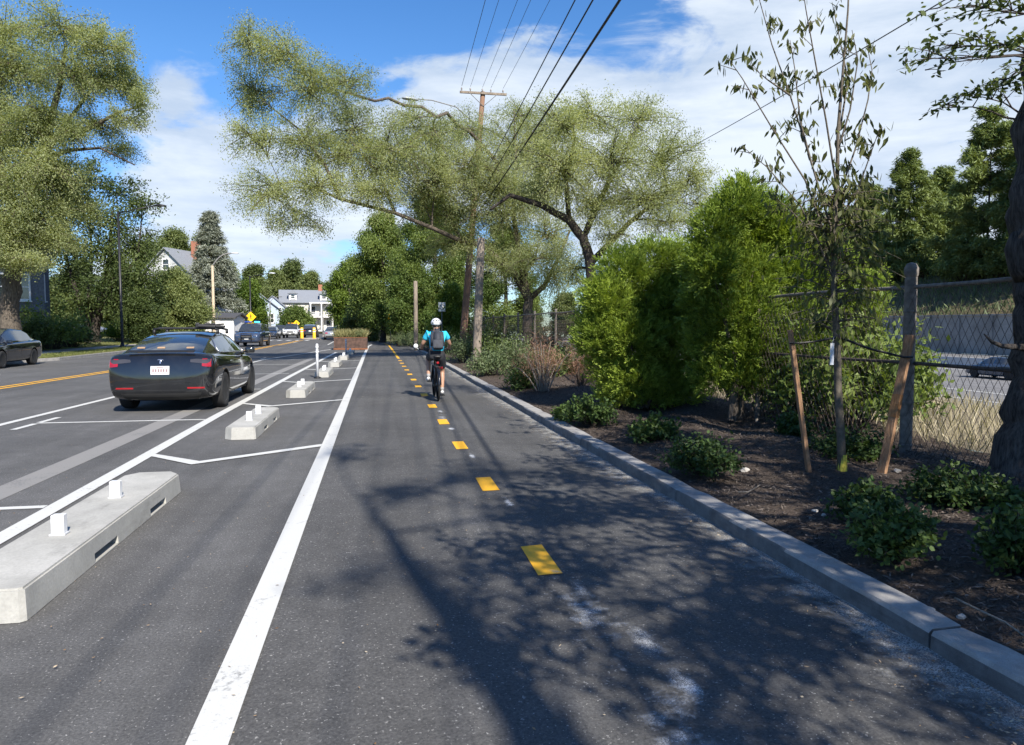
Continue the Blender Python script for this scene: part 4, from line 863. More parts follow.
for i, q in enumerate(xarm):
    cable('thin overhead wire on the crossarm insulator, '+('outermost on the road side', 'second from the road side', 'in the middle by the pole', 'second from the fence side', 'outermost on the fence side')[i], ut+Vector((q, -.17, .2)), nt_+Vector((q*1.0, -.2, 0)), .009 if i else .012, .42)
for i, (z, r, off, ln) in enumerate(((8.55, .014, -.1, 0), (8.05, .017, 0, 0), (7.3, .026, .05, 0))):
    cable(('upper thin communication cable below the crossarm', 'middle communication cable below the crossarm', 'lowest and thickest black communication cable over the path')[i], ub.lerp(ut, (z-.1)/ut.z)+Vector((-.15+off, -.1, 0)), Vector((2.85+off, -16, z+.1)), r, .35)
ca = W(690, 146, 33); cb = W(935, 0, 13.5); cable('single dark cable slanting up across the sky behind the sapling', ca-(cb-ca)*.25, cb+(cb-ca)*.45, .014, .15)

def street_lamp(label, base, top_z, armdir, armlen, mat, r, rise=.5, curved=False, headmat=None, s=1.0, matarm=None):
    root = thing('street_lamp', label, 'street lamp', base, 0, 'street lamps'); H = top_z-base.z; mb = MB(); mb.tube([(0, 0, -.1), (0, 0, .5), (0, 0, H)], [r*1.2, r, r*.72], 12); mb.lathe([(r*2, 0), (r*2, .06), (r*1.5, .12), (r*1.1, .3)], 12); mb.build('post', mat, root, True)
    ad = Vector(armdir).normalized(); mb = MB(); a0 = Vector((0, 0, H-.12)); a3 = a0+ad*armlen+Vector((0, 0, rise))
    if curved: mb.tube(bez(a0, a0+ad*armlen*.35+Vector((0, 0, rise*1.0)), a3, 10), r*.4, 8)
    else: mb.tube([a0, a0+ad*armlen*.5+Vector((0, 0, rise*.55)), a3], r*.42, 8)
    mb.build('lamp_arm', matarm or mat, root, True); cobra(root, a3+ad*.3*s, ad, headmat or mat, s); return root
lb = G(122.5, 347, .15); DS = DARKSTEEL
street_lamp('tall black street lamp on the verge before the dark many-stemmed tree', lb, CAMH+(326-213)*mpp(123, lb.y), (1, .1, 0), 2.3, DS, .09, .62)
b3 = W(214, 328, 74); b3.z = .1; street_lamp('street lamp with tan post and long curved silver arm before the blue spruce', b3, CAMH+(326-266)*mpp(214, 74), (1, .2, 0), 1.75, plain('tan_concrete', (.42, .34, .24), .8), .15, 1.35, True, plain('lamp_white', (.6, .62, .64), .4, .2), 1.0, STEEL)
b4 = W(251, 330, 90); b4.z = 0; street_lamp('black street lamp above the yellow pedestrian sign', b4, CAMH+(326-276)*mpp(251, 90), (1, .1, 0), 2.2, DS, .10, .45, False, plain('lamp_white', (.6, .62, .64), .4, .2))
b5 = W(270.5, 328, 125); b5.z = 0; street_lamp('grey street lamp before the blue house gable', b5, CAMH+(326-302)*mpp(270, 125), (.6, .5, 0), 1.6, STEEL, .12, 1.0, True)
b6 = W(323, 328, 108); b6.z = 0; street_lamp('grey curved-arm street lamp before the trees at the road bend', b6, CAMH+(326-310)*mpp(323, 108), (1, .3, 0), 1.3, STEEL, .11, 1.0, True)
fb = W(352, 328, 105); fb.z = 0; ft = W(349.5, 284, 105); fo = pole_px('utility_pole', 'far grey utility pole with a crossarm sticking out of the trees at the bend', fb, ft, .19, .14, POLEW, group='utility poles')
MB().box(ft-fb+Vector((0, -.1, -.1)), (2.4, .12, .16)).build('crossarm', POLEW, fo)
fb = W(339, 328, 140); fb.z = 0; ft = W(339, 291, 140); fo = pole_px('utility_pole', 'farthest utility pole, thin and grey against the hillside trees', fb, ft, .19, .14, POLEW, group='utility poles')
MB().box(ft-fb+Vector((0, -.1, -.1)), (2.2, .12, .16)).build('crossarm', POLEW, fo)

# ------------------------------------------------------------------ signs
YSIGN = plain('sign_yellow', (.86, .50, .01), .35, 0, .06); YGSIGN = plain('sign_yellow_green', (.70, .72, .03), .35, 0, .06); BLK = plain('sign_black', (.01, .01, .01), .5)
def figure(mb, M, c, s):      # walking figure of flat strokes, 1 unit high
    def st(a, b, wd):
        a = Vector((a[0]*s, 0, a[1]*s)); b = Vector((b[0]*s, 0, b[1]*s)); n = (b-a).normalized(); n = Vector((-n.z, 0, n.x))*wd*s/2
        q = [M@(p+Vector((0, -.004, 0)))+Vector(c) for p in (a-n, b-n, b+n, a+n)]; mb.add(q, [(0, 1, 2, 3)])
    mb.add([M@Vector((math.cos(k*PI/4)*.09*s, -.004, (.42+math.sin(k*PI/4)*.09)*s))+Vector(c) for k in range(8)], [tuple(range(8))])
    st((0, .3), (0, -.02), .16); st((0, -.02), (.17, -.45), .09); st((0, -.02), (-.16, -.45), .09); st((0, .26), (.2, .05), .07); st((0, .26), (-.18, .06), .07)
def sign(label, base, zc_, size, mat, plaque=True, rz=0, post_r=.035, plaquemat=None, topz=None, ped=True, glyph='walk'):
    root = thing('warning_sign', label, 'sign', base, rz); h = zc_-base.z; mb = MB(); mb.tube([(0, 0.03, -.1), (0, .03, h+size*.5)], post_r, 8); mb.build('post', STEEL, root, True)
    M = roty(PI/4); mb = MB(); mb.box((0, 0, h), (size, .012, size), M, .004); pn = mb.build('sign_panel', mat, root)
    mb = MB(); e = size*.46
    figure(mb, Matrix.Identity(3), (0, -.0065, h), size*.72); mb.build('pictogram', BLK, pn)
    if plaque:
        z2 = h-size*.707-size*.26; mb = MB(); mb.box((0, 0, z2), (size*.8, .012, size*.45), None, .004); pq = mb.build('plaque', plaquemat or mat, root)
        mb = MB(); q = size*.3; y = -.0105
        mb.add([(-q*.9, y, z2+q*.35), (-q*.7, y, z2+q*.55), (q*.35, y, z2-q*.22), (q*.15, y, z2-q*.42)], [(0, 1, 2, 3)]); mb.add([(q*.75, y, z2-q*.6), (q*.62, y, z2+q*.05), (-.0*q, y, z2-q*.55)], [(0, 1, 2)])
        mb.build('arrow', BLK, pq)
    return root
b = W(251, 330, 82); b.z = 0; sign('yellow diamond pedestrian sign with arrow plaque below the black street lamp', b, CAMH+(326-318)*mpp(251, 82)+.12, .80, YSIGN)
b = W(296.5, 330, 100); b.z = 0; sign('smaller yellow diamond sign behind the white pickup truck', b, CAMH+.35, .62, YSIGN, True)
b = G(391, 345, .05); sign('yellow diamond sign turned edge-on with a plaque beside the reddish post', b, CAMH+(326-317)*mpp(391, b.y)-.05, .66, YSIGN, True, .95, .03, YGSIGN)
b = W(442, 326, 42); b.z = .1; root = thing('path_sign', 'small white rectangular path sign on a post behind the cyclist', 'sign', b, .1); zc_ = CAMH+(326-307)*mpp(442, 42)-.1
MB().tube([(0, .03, -.1), (0, .03, zc_+.2)], .025, 8).build('post', STEEL, root, True); MB().box((0, 0, zc_), (.40, .01, .52), None, .003).build('sign_panel', plain('sign_white', (.62, .63, .62), .4), root)
mb = MB(); n = 20
vs = [(math.cos(2*PI*k/n)*r, -.0075, zc_+math.sin(2*PI*k/n)*r) for r in (.15, .115) for k in range(n)]; mb.add(vs, [(k, (k+1) % n, n+(k+1) % n, n+k) for k in range(n)]); mb.box((0, -.0065, zc_), (.27, .002, .03), roty(.75)); mb.build('pictogram', plain('sign_dark', (.05, .05, .05), .5), root)
for px, lab in ((375.3, 'dark grey post with a white cap beside the path end, farther from the sign'), (379.5, 'plain dark grey post beside the path end, nearer the sign')):
    b = G(px, 339, 0); root = thing('bollard', lab, 'bollard', b, 0, 'dark posts at the end of the path'); h = CAMH+(326-324)*mpp(px, b.y)
    MB().lathe([(.16, 0), (.16, h*.98), (.12, h)], 10).build('post', plain('post_grey', (.10, .10, .11), .6), root, True)
    if px < 377: MB().lathe([(.165, h-.22), (.165, h), (.1, h+.06), (.001, h+.08)], 10).build('cap', plain('lamp_white', (.6, .62, .64)), root, True)
# median island with yellow object markers
MB().box((-7.25, 91, .06), (2.0, 7, .14), None, .05).build('median_island', PAVE)['kind'] = 'structure'
for px, lab in ((302, 'yellow bollard on the median island, nearer the white pickup'), (314.3, 'yellow bollard on the median island, nearer the planter')):
    b = G(px, 338.5, .1); root = thing('bollard', lab, 'bollard', b, 0, 'yellow bollards on the median island'); h = 1.22
    MB().lathe([(.22, 0), (.22, .05), (.17, .08), (.17, h), (.1, h+.06)], 14).build('post', plain('bollard_yellow', (.80, .42, .01), .45), root, True)
    for z in (.75, 1.02): MB().lathe([(.174, z), (.176, z+.01), (.176, z+.08), (.174, z+.09)], 14).build('band', plain('reflective_white', (.75, .75, .72), .4), root, True)

# ------------------------------------------------------------------ concrete separators with stub posts
WPL = plain('white_plastic', (.68, .69, .70), .35, 0, .04); GLUE = plain('bracket_grey', (.45, .46, .48), .5)
def chamfer_block(L, Wd, H):
    c = .10; out = [(-Wd/2+c, 0), (Wd/2-c*.25, 0), (Wd/2, c*.25), (Wd/2, L-c*1.4), (Wd/2-c, L), (-Wd/2+c, L), (-Wd/2, L-c*1.4), (-Wd/2, c)]
    bm = bmesh.new(); vb = [bm.verts.new((x, y, 0)) for x, y in out]; vt = [bm.verts.new((x*.95, y*.99+.005*L, H)) for x, y in out]; n = len(out)
    bm.faces.new(list(reversed(vb))); bm.faces.new(vt)
    for i in range(n): bm.faces.new((vb[i], vb[(i+1) % n], vt[(i+1) % n], vt[i]))
    bmesh.ops.bevel(bm, geom=[e for e in bm.edges if all(v.co.z > H*.9 for v in e.verts)], offset=.012, segments=2, affect='EDGES')
    bmesh.ops.recalc_face_normals(bm, faces=list(bm.faces)); return bm
def cut(o, boxes):
    """carve boxes (centre, size) out of a mesh object"""
    for c, d in boxes:
        bx = MB().box(c, d).build('cutter', [], None)
        md = o.modifiers.new('cut', 'BOOLEAN'); md.operation = 'DIFFERENCE'; md.object = bx; md.solver = 'EXACT'
        bpy.context.view_layer.update(); dg = bpy.context.evaluated_depsgraph_get(); me = bpy.data.meshes.new_from_object(o.evaluated_get(dg)); o.modifiers.clear(); old = o.data; o.data = me
        bpy.data.objects.remove(bx)
    return o
def separator(label, x, y, L, Wd, H, stubs, rz=0.0, slots=True):
    root = thing('lane_separator', label, 'lane separator', (x, y, .004), rz, 'concrete lane separators'); bm = chamfer_block(L, Wd, H); me = bpy.data.meshes.new('block'); bm.to_mesh(me); bm.free()
    o = link('block', me, CONC)
    if slots: cut(o, [((Wd/2, L*f, .035), (.16, L*.135, .055)) for f in (.37, .74)]+[((-Wd/2, L*f, .035), (.16, L*.135, .055)) for f in (.37, .74)])
    o.parent = root; auto_smooth(o, 30)
    for f in stubs:
        mb = MB(); mb.box((0, L*f, H+.006), (.10, .08, .012), None, .003); st = mb.build('stub_bracket', GLUE, root); MB().box((0, L*f, H+.072), (.078, .06, .125), None, .005).build('stub_post', WPL, root)
    return root
SEP = 'concrete separator with white stubs, '
for i, (x, y, L, Wd, H, st, lab) in enumerate(((-2.07, 4.13, 3.2, .50, .175, (.335, .665), 'nearest and largest, running out of the picture'), (-1.84, 10.38, 2.6, .42, .165, (.30, .62), 'second from the viewer, behind the parked black car'), (-1.72, 16.25, 2.65, .42, .165, (.32, .6), 'third from the viewer, just before the tall white post'),
                                    (-1.62, 22.6, 2.5, .42, .165, (.35, .55), 'right behind the tall white delineator post'), (-1.58, 28.2, 2.5, .42, .165, (.4, .7), 'bluish one in tree shade beyond the tall white post'), (-1.50, 34., 2.5, .42, .165, (.3, .5, .7), 'second to last before the rusty planter'), (-1.42, 40.5, 2.5, .42, .165, (.35, .6), 'last one, just before the rusty planter'))):
    separator(SEP+lab, x, y, L, Wd, H, st, -.004)
for x, y, h, lab, gr in ((-1.72, 22.35, 1.02, 'tall white flexible delineator post at the front of the fourth separator', 0), (-1.56, 39.6, .86, 'slimmer greyish delineator post before the rusty planter', 1)):
    root = thing('delineator_post', lab, 'delineator', (x, y, .004)); mt = WPL if not gr else plain('grey_plastic', (.5, .52, .55), .5)
    MB().lathe([(.11, 0), (.11, .02), (.06, .045), (.045, .05)], 14).build('base', BLACKP, root, True); MB().lathe([(.04, .045), (.038, h-.03), (.03, h), (.001, h+.005)], 14).build('post', mt, root, True)
    for z in (h*.72, h*.86): MB().lathe([(.041, z), (.0415, z+.07)], 14).build('reflective_band', plain('reflective_white', (.75, .75, .72), .4), root, True)

# ------------------------------------------------------------------ rusty planter
CORTEN = plain('weathering_steel', (.075, .043, .032), .85, 0, .55, 5, bmp=.15); RUSTE = plain('rust_edge', (.20, .075, .03), .8, 0, .3, 8)
pb = Vector((-1.62, 48.6, .01)); root = thing('steel_planter', 'rusty weathering-steel planter box at the end of the buffer', 'planter', pb)
pw, pd, phh = 2.12, 3.2, .82; mb = MB()
for c, dd in (((0, 0, phh/2), (pw, .04, phh)), ((0, pd, phh/2), (pw, .04, phh)), ((-pw/2+.02, pd/2, phh/2), (.04, pd-.05, phh)), ((pw/2-.02, pd/2, phh/2), (.04, pd-.05, phh))): mb.box(c, dd)
mb.build('box', CORTEN, root); mb = MB()
for c, dd in (((0, -.035, .05), (pw+.05, .03, .09)), ((0, -.03, phh-.02), (pw+.03, .025, .03))): mb.box(c, dd)
mb.build('rim', RUSTE, root); MB().box((0, pd/2, phh-.12), (pw-.09, pd-.1, .1)).build('soil', MULCH, root)
m_ = 2600; pts = np.stack([RNG.uniform(-1.0, 1.0, m_), RNG.uniform(.05, pd-.1, m_), np.full(m_, phh-.06)], 1)
o = link('planter_grasses', blades('planter_grasses', pts, .62, .035, .45, L_WEED, .42), leafmat('planter_grass', (.13, .13, .05), (.38, .35, .17), .3), None, loc=pb); setp(o, 'straw-green ornamental grasses growing out of the rusty planter', 'grass', kind='stuff')
sh = shrub('planter_plant', 'bushy pale green plant spilling over the planter edge', pb+Vector((.45, .5, phh-.08)), .6, 1.2, L_WEED, DBARK, 50, 30, .09, .4, None, .8, spread=.08, hexa=False)

# white stones on the mulch and fallen twigs
STONE = concrete('white_stone', (.36, .34, .31), (.52, .50, .46), 9, .5)
stm = None
for i, (px, py, s) in enumerate(((867, 577, .022), (886, 588, .034), (962, 607, .02), (928, 600, .03), (745, 468, .04), (815, 508, .022), (824, 512, .02), (905, 527, .02), (872, 545, .02), (945, 612, .018), (897, 478, .03))):
    if stm is None:
        bm = bmesh.new(); bmesh.ops.create_icosphere(bm, subdivisions=2, radius=1)
        for v in bm.verts: v.co = v.co*(1+random.uniform(-.18, .18)); v.co.z *= .65
        stm = bpy.data.meshes.new('stone'); bm.to_mesh(stm); bm.free(); stm.materials.append(STONE)
    o = bpy.data.objects.new('stone', stm); COL.objects.link(o); p = G(px, py, .15); p.z = bedz(p.x, p.y)+s*.4; o.location = p; o.scale = (s*1.3, s, s); o.rotation_euler = (0, 0, i*1.7)
    setp(o, 'small pale stone lying on the dark mulch of the bed', 'stone', 'pale stones on the mulch')
for pts, lab in (([(955, 598), (975, 608), (1005, 622), (1030, 640)], 'thin dry twig curving over the mulch near the kerb'), ([(738, 492), (748, 492), (760, 485)], 'short pale twig on the mulch below the tall cedar')):
    mb = MB(); mb.tube([G(px, py, .19) for px, py in pts], [.006, .006, .005, .003][:len(pts)], 5); setp(mb.build('twig', LBARK, None, True), lab, 'twig')

# ------------------------------------------------------------------ vehicles
GLASS = glassmat('tinted_glass'); GLASS2 = glassmat('far_glass', (.035, .04, .045), .08)
REDL = plain('red_lens', (.28, .006, .010), .15, 0, .1, coat=1); CLEARL = plain('clear_lens', (.13, .13, .14), .12, .3, .1, coat=1); AMBER = plain('amber_lens', (.7, .28, .02), .2, coat=1)
CHROME = plain('bright_trim', (.6, .61, .62), .2, .9, .05); RIM = plain('alloy_rim', (.34, .34, .35), .4, .5, .1); TINTL = plain('tinted_lens', (.045, .042, .042), .12, 0, .1, coat=1); PLATE = plain('plate_white', (.62, .62, .60), .5, 0, .05); INK = plain('plate_ink', (.22, .14, .15), .6)
def bvh_of(o):
    from mathutils.bvhtree import BVHTree
    me = o.data; return BVHTree.FromPolygons([v.co for v in me.vertices], [tuple(p.vertices) for p in me.polygons])
def decal(name, tree_, cols, mat, parent, axis='back', lift=.006, depth=.03):
    """a thin raised piece that follows the bodywork; cols = (u, z low, z high)"""
    mb = MB(); n = 5; fr = []; bk = []
    for u, z0, z1 in cols:
        for k in range(n):
            z = z0+(z1-z0)*k/(n-1)
            if axis == 'back': o_, d_ = Vector((u, -6, z)), Vector((0, 1, 0))
            elif axis == 'front': o_, d_ = Vector((u, 6, z)), Vector((0, -1, 0))
            elif axis == 'right': o_, d_ = Vector((4, u, z)), Vector((-1, 0, 0))
            else: o_, d_ = Vector((-4, u, z)), Vector((1, 0, 0))
            h = tree_.ray_cast(o_, d_)[0]
            if h is None: h = (fr[-1]+d_*lift) if fr else o_+d_*5
            fr.append(h-d_*lift); bk.append(h+d_*depth)
    m = len(cols); vs = fr+bk; N = m*n; f = []
    for i in range(m-1):
        for k in range(n-1):
            a, b, c, d = i*n+k, i*n+k+1, (i+1)*n+k+1, (i+1)*n+k; f += [(a, b, c, d), (N+d, N+c, N+b, N+a)]
    for i in range(m-1):
        for k in (0, n-1): a, b = i*n+k, (i+1)*n+k; f.append((a, b, N+b, N+a))
    for k in range(n-1):
        for i in (0, m-1): a, b = i*n+k, i*n+k+1; f.append((a, b, N+b, N+a))
    mb.add(vs, f); return mb.build(name, mat, parent, False)
def rows_(x0, x1, z0, z1, n=6): return [(x0+(x1-x0)*i/(n-1), z0, z1) for i in range(n)]

def wheel_parts(parent, x, y, r, wd, side, spokes=5, rimmat=None):
    M = roty(PI/2); mb = MB(); c = (x, y, r+.004)
    prof = [(r*.62, -wd*.42), (r*.80, -wd*.5), (r*.95, -wd*.46), (r, -wd*.3), (r, wd*.3), (r*.95, wd*.46), (r*.80, wd*.5), (r*.62, wd*.42)]
    mb.lathe(prof, 28, c, M); ty = mb.build('wheel', RUBBER, parent, True)
    mb = MB(); s = side
    mb.lathe([(r*.63, -wd*.4), (r*.66, -wd*.44), (r*.66, wd*.44), (r*.63, wd*.4)], 28, c, M)
    for k in range(spokes):
        a = 2*PI*k/spokes; cv, sv = math.cos(a), math.sin(a); p = Vector((x+s*wd*.33, y+cv*r*.34, r+.004+sv*r*.34)); mb.box(p, (.035, r*.62, r*.17), rotx(a), .008)
    mb.lathe([(r*.001, .0), (r*.15, .0), (r*.15, .03), (r*.001, .035)], 12, (x+s*wd*.33-.015, y, r+.004), M)
    mb.build('rim', rimmat or RIM, ty); mb = MB(); mb.lathe([(.001, -.01), (r*.62, -.01), (r*.62, .01), (.001, .01)], 20, (x+s*wd*.12, y, r+.004), M); mb.build('brake_disc', DARKSTEEL, ty)
    return ty

def car(name, label, loc, rz, paint_, B, Gn, IV, axles, r, detail=True, group=None, roofmat=None, cat='car', glass=None, w_track=None, archlip=True, noseglass=None):
    root = thing(name, label, cat, loc, rz, group); glass = glass or GLASS
    # bodywork: a loft of cross-sections with wheel arches carved out
    V = []; ring = []
    for (y, zb, zs, zt, wd) in B:
        h = zs-zb
        half = [(0, zb), (.80*wd, zb), (.955*wd, zb+.10*h), (.985*wd, zb+.30*h), (1.0*wd, zb+.62*h), (.985*wd, zs-.10*h), (.93*wd, zs), (.60*wd, zs+(zt-zs)*.8), (0, zt)]
        ring.append([(x, y, z) for x, z in half]+[(-x, y, z) for x, z in reversed(half[1:-1])])
    n = len(ring[0]); mb = MB(); mb.add([p for q in ring for p in q], [(i*n+k, i*n+(k+1) % n, (i+1)*n+(k+1) % n, (i+1)*n+k) for i in range(len(ring)-1) for k in range(n)]+[tuple(reversed(range(n))), tuple((len(ring)-1)*n+k for k in range(n))])
    bo = mb.build('body', paint_, None, True); sm = bo.modifiers.new('s', 'SUBSURF'); sm.levels = sm.render_levels = 2 if detail else 1
    wmax = max(b[4] for b in B); cutters = []
    for ya in axles:
        cb_ = MB(); cb_.lathe([(r*1.16, -wmax*1.3), (r*1.16, wmax*1.3)], 32, (0, ya, r+.01), roty(PI/2)); co = cb_.build('cutter', BLACKP); cutters.append(co)
        md = bo.modifiers.new('b', 'BOOLEAN'); md.operation = 'DIFFERENCE'; md.object = co; md.solver = 'EXACT'
    bpy.context.view_layer.update(); me = bpy.data.meshes.new_from_object(bo.evaluated_get(bpy.context.evaluated_depsgraph_get())); bo.modifiers.clear(); bo.data = me
    if len(me.materials) < 2: me.materials.append(BLACKP)
    for p in me.polygons:          # inside of the arches is black liner
        c = p.center
        if any(abs(math.hypot(c.y-ya, c.z-r-.01)-r*1.16) < .02 for ya in axles) and abs(p.normal.x) < .3: p.material_index = 1
    for co in cutters: bpy.data.objects.remove(co)
    bo.parent = root; auto_smooth(bo, 40)
    # greenhouse
    ring = []
    for (y, zb, wb, zr, wr, zc_) in Gn:
        L = lambda f: (wb+(wr-wb)*f, zb+(zr-zb)*f)
        half = [(wb, zb-.05), L(.08), L(.90), (wr*.985, zr), (wr*.6, zr+(zc_-zr)*.75), (0, zc_)]; ring.append([Vector((x, y, z)) for x, z in half])
    parts = {}
    def quad(nm, q): parts.setdefault(nm, MB()).add(q, [(0, 1, 2, 3)])
    for i, (top, side) in enumerate(IV):
        a, b = ring[i], ring[i+1]
        for s in (1, -1):
            m = lambda v: Vector((v.x*s, v.y, v.z))
            for k in range(5):
                q = [m(a[k]), m(b[k]), m(b[k+1]), m(a[k+1])]
                nm = 'roof'
                if k == 1 and side != 'p': nm = ('side_window', s, side)
                if k >= 3: nm = top if top != 'p' else 'roof'
                quad(nm, q)
    for nm, q in parts.items():
        nmn = nm[0] if isinstance(nm, tuple) else nm; isg = nmn in ('side_window', 'rear_window', 'windscreen')
        o = q.build(nmn, glass if isg or nmn == 'glass_roof' else (roofmat or paint_), root, False, None, False)
        bm = bmesh.new(); bm.from_mesh(o.data); bmesh.ops.remove_doubles(bm, verts=bm.verts, dist=.0005); bmesh.ops.recalc_face_normals(bm, faces=bm.faces); bm.to_mesh(o.data); bm.free()
        o.data.polygons.foreach_set('use_smooth', np.ones(len(o.data.polygons), bool))
        if not isg: o.data.set_sharp_from_angle(angle=R(50))
    for ya in axles:
        for s in (1, -1): wheel_parts(root, s*(w_track or wmax-.12), ya, r, .225, s)
    return root, bo
def trim_line(name, pts, r, mat, root): return MB().tube(pts, r, 6).build(name, mat, root, True)
def mirrors(root, y, z, x, mat):
    for s in (1, -1):
        mb = MB(); mb.box((s*(x+.10), y, z), (.20, .10, .13), rotz(s*.15), .03); mb.box((s*(x+.0), y+.02, z-.04), (.10, .05, .04)); mb.build('mirror', mat, root, True)

# --- black electric saloon parked beside the buffer
BLK_P = carpaint('black_paint', (.010, .011, .013), .1)
TB = [(-2.37, .42, .62, .63, .60), (-2.35, .34, .80, .83, .80), (-2.30, .27, .97, 1.0, .87), (-2.20, .21, 1.05, 1.085, .90), (-2.0, .19, 1.05, 1.10, .915), (-1.4, .17, 1.03, 1.08, .925), (-.4, .16, .98, 1.0, .925), (.5, .16, .95, .96, .92), (1.1, .16, .93, .98, .915), (1.6, .17, .86, .92, .90), (2.0, .19, .76, .81, .86), (2.25, .22, .64, .68, .76), (2.34, .32, .54, .56, .6)]
TG = [(-2.04, 1.05, .74, 1.075, .66, 1.085), (-1.62, 1.045, .80, 1.20, .63, 1.225), (-1.42, 1.04, .82, 1.255, .61, 1.285), (-1.1, 1.02, .84, 1.325, .585, 1.36), (-.55, 1.0, .855, 1.40, .56, 1.437), (-.08, .99, .86, 1.415, .555, 1.452), (.02, .985, .86, 1.413, .555, 1.45), (.5, .97, .855, 1.36, .565, 1.40), (.95, .96, .84, 1.21, .60, 1.25), (1.28, .945, .80, 1.04, .66, 1.06), (1.5, .92, .76, .94, .68, .95)]
TI = [('rear_window', 'p'), ('rear_window', 'p'), ('rear_window', 'rear'), ('rear_window', 'rear'), ('glass_roof', 'rear'), ('glass_roof', 'p'), ('glass_roof', 'front'), ('windscreen', 'front'), ('windscreen', 'p'), ('windscreen', 'p')]
tx, ty_ = -3.74, 16.2
tes, tb_ = car('parked_car', 'black parked saloon with a sloping glass back, red corner lights and a roof rack', (tx, ty_, 0), -.012, BLK_P, TB, TG, TI, (-1.42, 1.45), .34, True, None, None)
bt = bvh_of(tb_)
for s in (1, -1):
    q = lambda c: [(u*s, a, b) for u, a, b in c]
    tl = decal('tail_light', bt, q([(.50, .905, .955), (.60, .895, .965), (.70, .885, .958), (.78, .875, .96), (.84, .86, .96), (.885, .85, .957)]), TINTL, tes)
    decal('red_lens', bt, q([(.70, .835, .885), (.78, .825, .88), (.845, .82, .96), (.895, .82, .962)]), REDL, tl, lift=.010)
    decal('red_lens', bt, q([(.70, .952, .966), (.78, .954, .968), (.885, .95, .966)]), REDL, tl, lift=.010)
    decal('rear_reflector', bt, q(rows_(.45, .74, .435, .462, 5)), REDL, tes)
    hl = decal('headlight', bt, q([(.50, .60, .66), (.60, .62, .70), (.68, .64, .74)]), CLEARL, tes, 'front')
decal('lower_bumper', bt, [(-.80, .25, .37), (-.6, .23, .36), (-.3, .225, .355), (0, .22, .355), (.3, .225, .355), (.6, .23, .36), (.80, .25, .37)], plain('matt_black', (.018, .018, .018), .7), tes, lift=.012)
decal('bumper_crease', bt, [(-.82, .50, .512), (-.5, .545, .557), (0, .55, .562), (.5, .545, .557), (.82, .50, .512)], BLK_P, tes, lift=.012)
mb = MB(); mb.box((0, -2.235, 1.10), (1.12, .08, .02), rotx(.35), .008); mb.build('spoiler', BLACKP, tes)
pl_ = decal('licence_plate', bt, rows_(-.155, .155, .69, .84, 4), PLATE, tes, lift=.016)
for i in range(6): decal('plate_character', bt, rows_(-.125+i*.044, -.098+i*.044, .735, .79, 2), INK, pl_, lift=.019)
decal('plate_character', bt, rows_(-.06, .06, .812, .826, 2), INK, pl_, lift=.019)
mb = MB(); em = decal('emblem', bt, [(-.045, .945, .955), (-.015, .948, .96), (.015, .948, .96), (.045, .945, .955)], CHROME, tes, lift=.012); decal('emblem_stem', bt, [(-.010, .885, .945), (.010, .885, .945)], CHROME, em, lift=.012)
mirrors(tes, .92, 1.02, .86, BLK_P)
def gl_pt(i, f, s, o=.006): y, zb, wb, zr, wr, zc_ = TG[i]; return Vector((s*(wb+(wr-wb)*f+o), y, zb+(zr-zb)*f))
for s in (1, -1):
    trim_line('window_trim', [gl_pt(2, .3, s)]+[gl_pt(i, .9, s) for i in range(3, 9)]+[gl_pt(9, .4, s)]+[gl_pt(i, .08, s) for i in range(8, 1, -1)]+[gl_pt(2, .3, s)], .011, CHROME, tes)
    for y0 in (-.02, -1.12, .98): decal('door_seam', bt, [(y0-.004, .30, .97), (y0+.004, .30, .97)], BLACKP, tes, 'right' if s > 0 else 'left', lift=.002)
    decal('sill_trim', bt, rows_(-1.0, 1.0, .21, .245, 8), CHROME, tes, 'right' if s > 0 else 'left', lift=.004)
    for y0 in (-.78, .28): decal('door_handle', bt, rows_(y0-.1, y0+.1, .86, .88, 3), CHROME, tes, 'right' if s > 0 else 'left', lift=.012)
rk = MB()
for y0, zz in ((-.55, 1.505), (.32, 1.50)):
    rk.tube([(-.62, y0, zz-.03), (-.5, y0, zz), (.5, y0, zz), (.62, y0, zz-.03)], .022, 8)
    for s in (1, -1): rk.tube([(s*.6, y0, zz-.03), (s*.60, y0, 1.39)], .03, 8)
rack = rk.build('roof_rack', BLACKP, tes, True)
mb = MB()
for y0 in (-.55, .32):
    mb.box((.40, y0-.02, 1.545), (.34, .09, .05), roty(.05), .015); mb.box((.40, y0-.02, 1.58), (.30, .07, .035), roty(-.08), .012); mb.box((.22, y0, 1.565), (.07, .1, .10), None, .015)
mb.build('rack_clamp', BLACKP, rack)
mb = MB()
for x0, mt in ((-.42, 0), (-.08, 0), (.42, 0)): mb.box((x0, -1.955, 1.155), (.13, .05, .02), rotx(.3), .005)
mb.build('parcel_shelf_items', plain('tan_card', (.40, .26, .15), .7), tes)

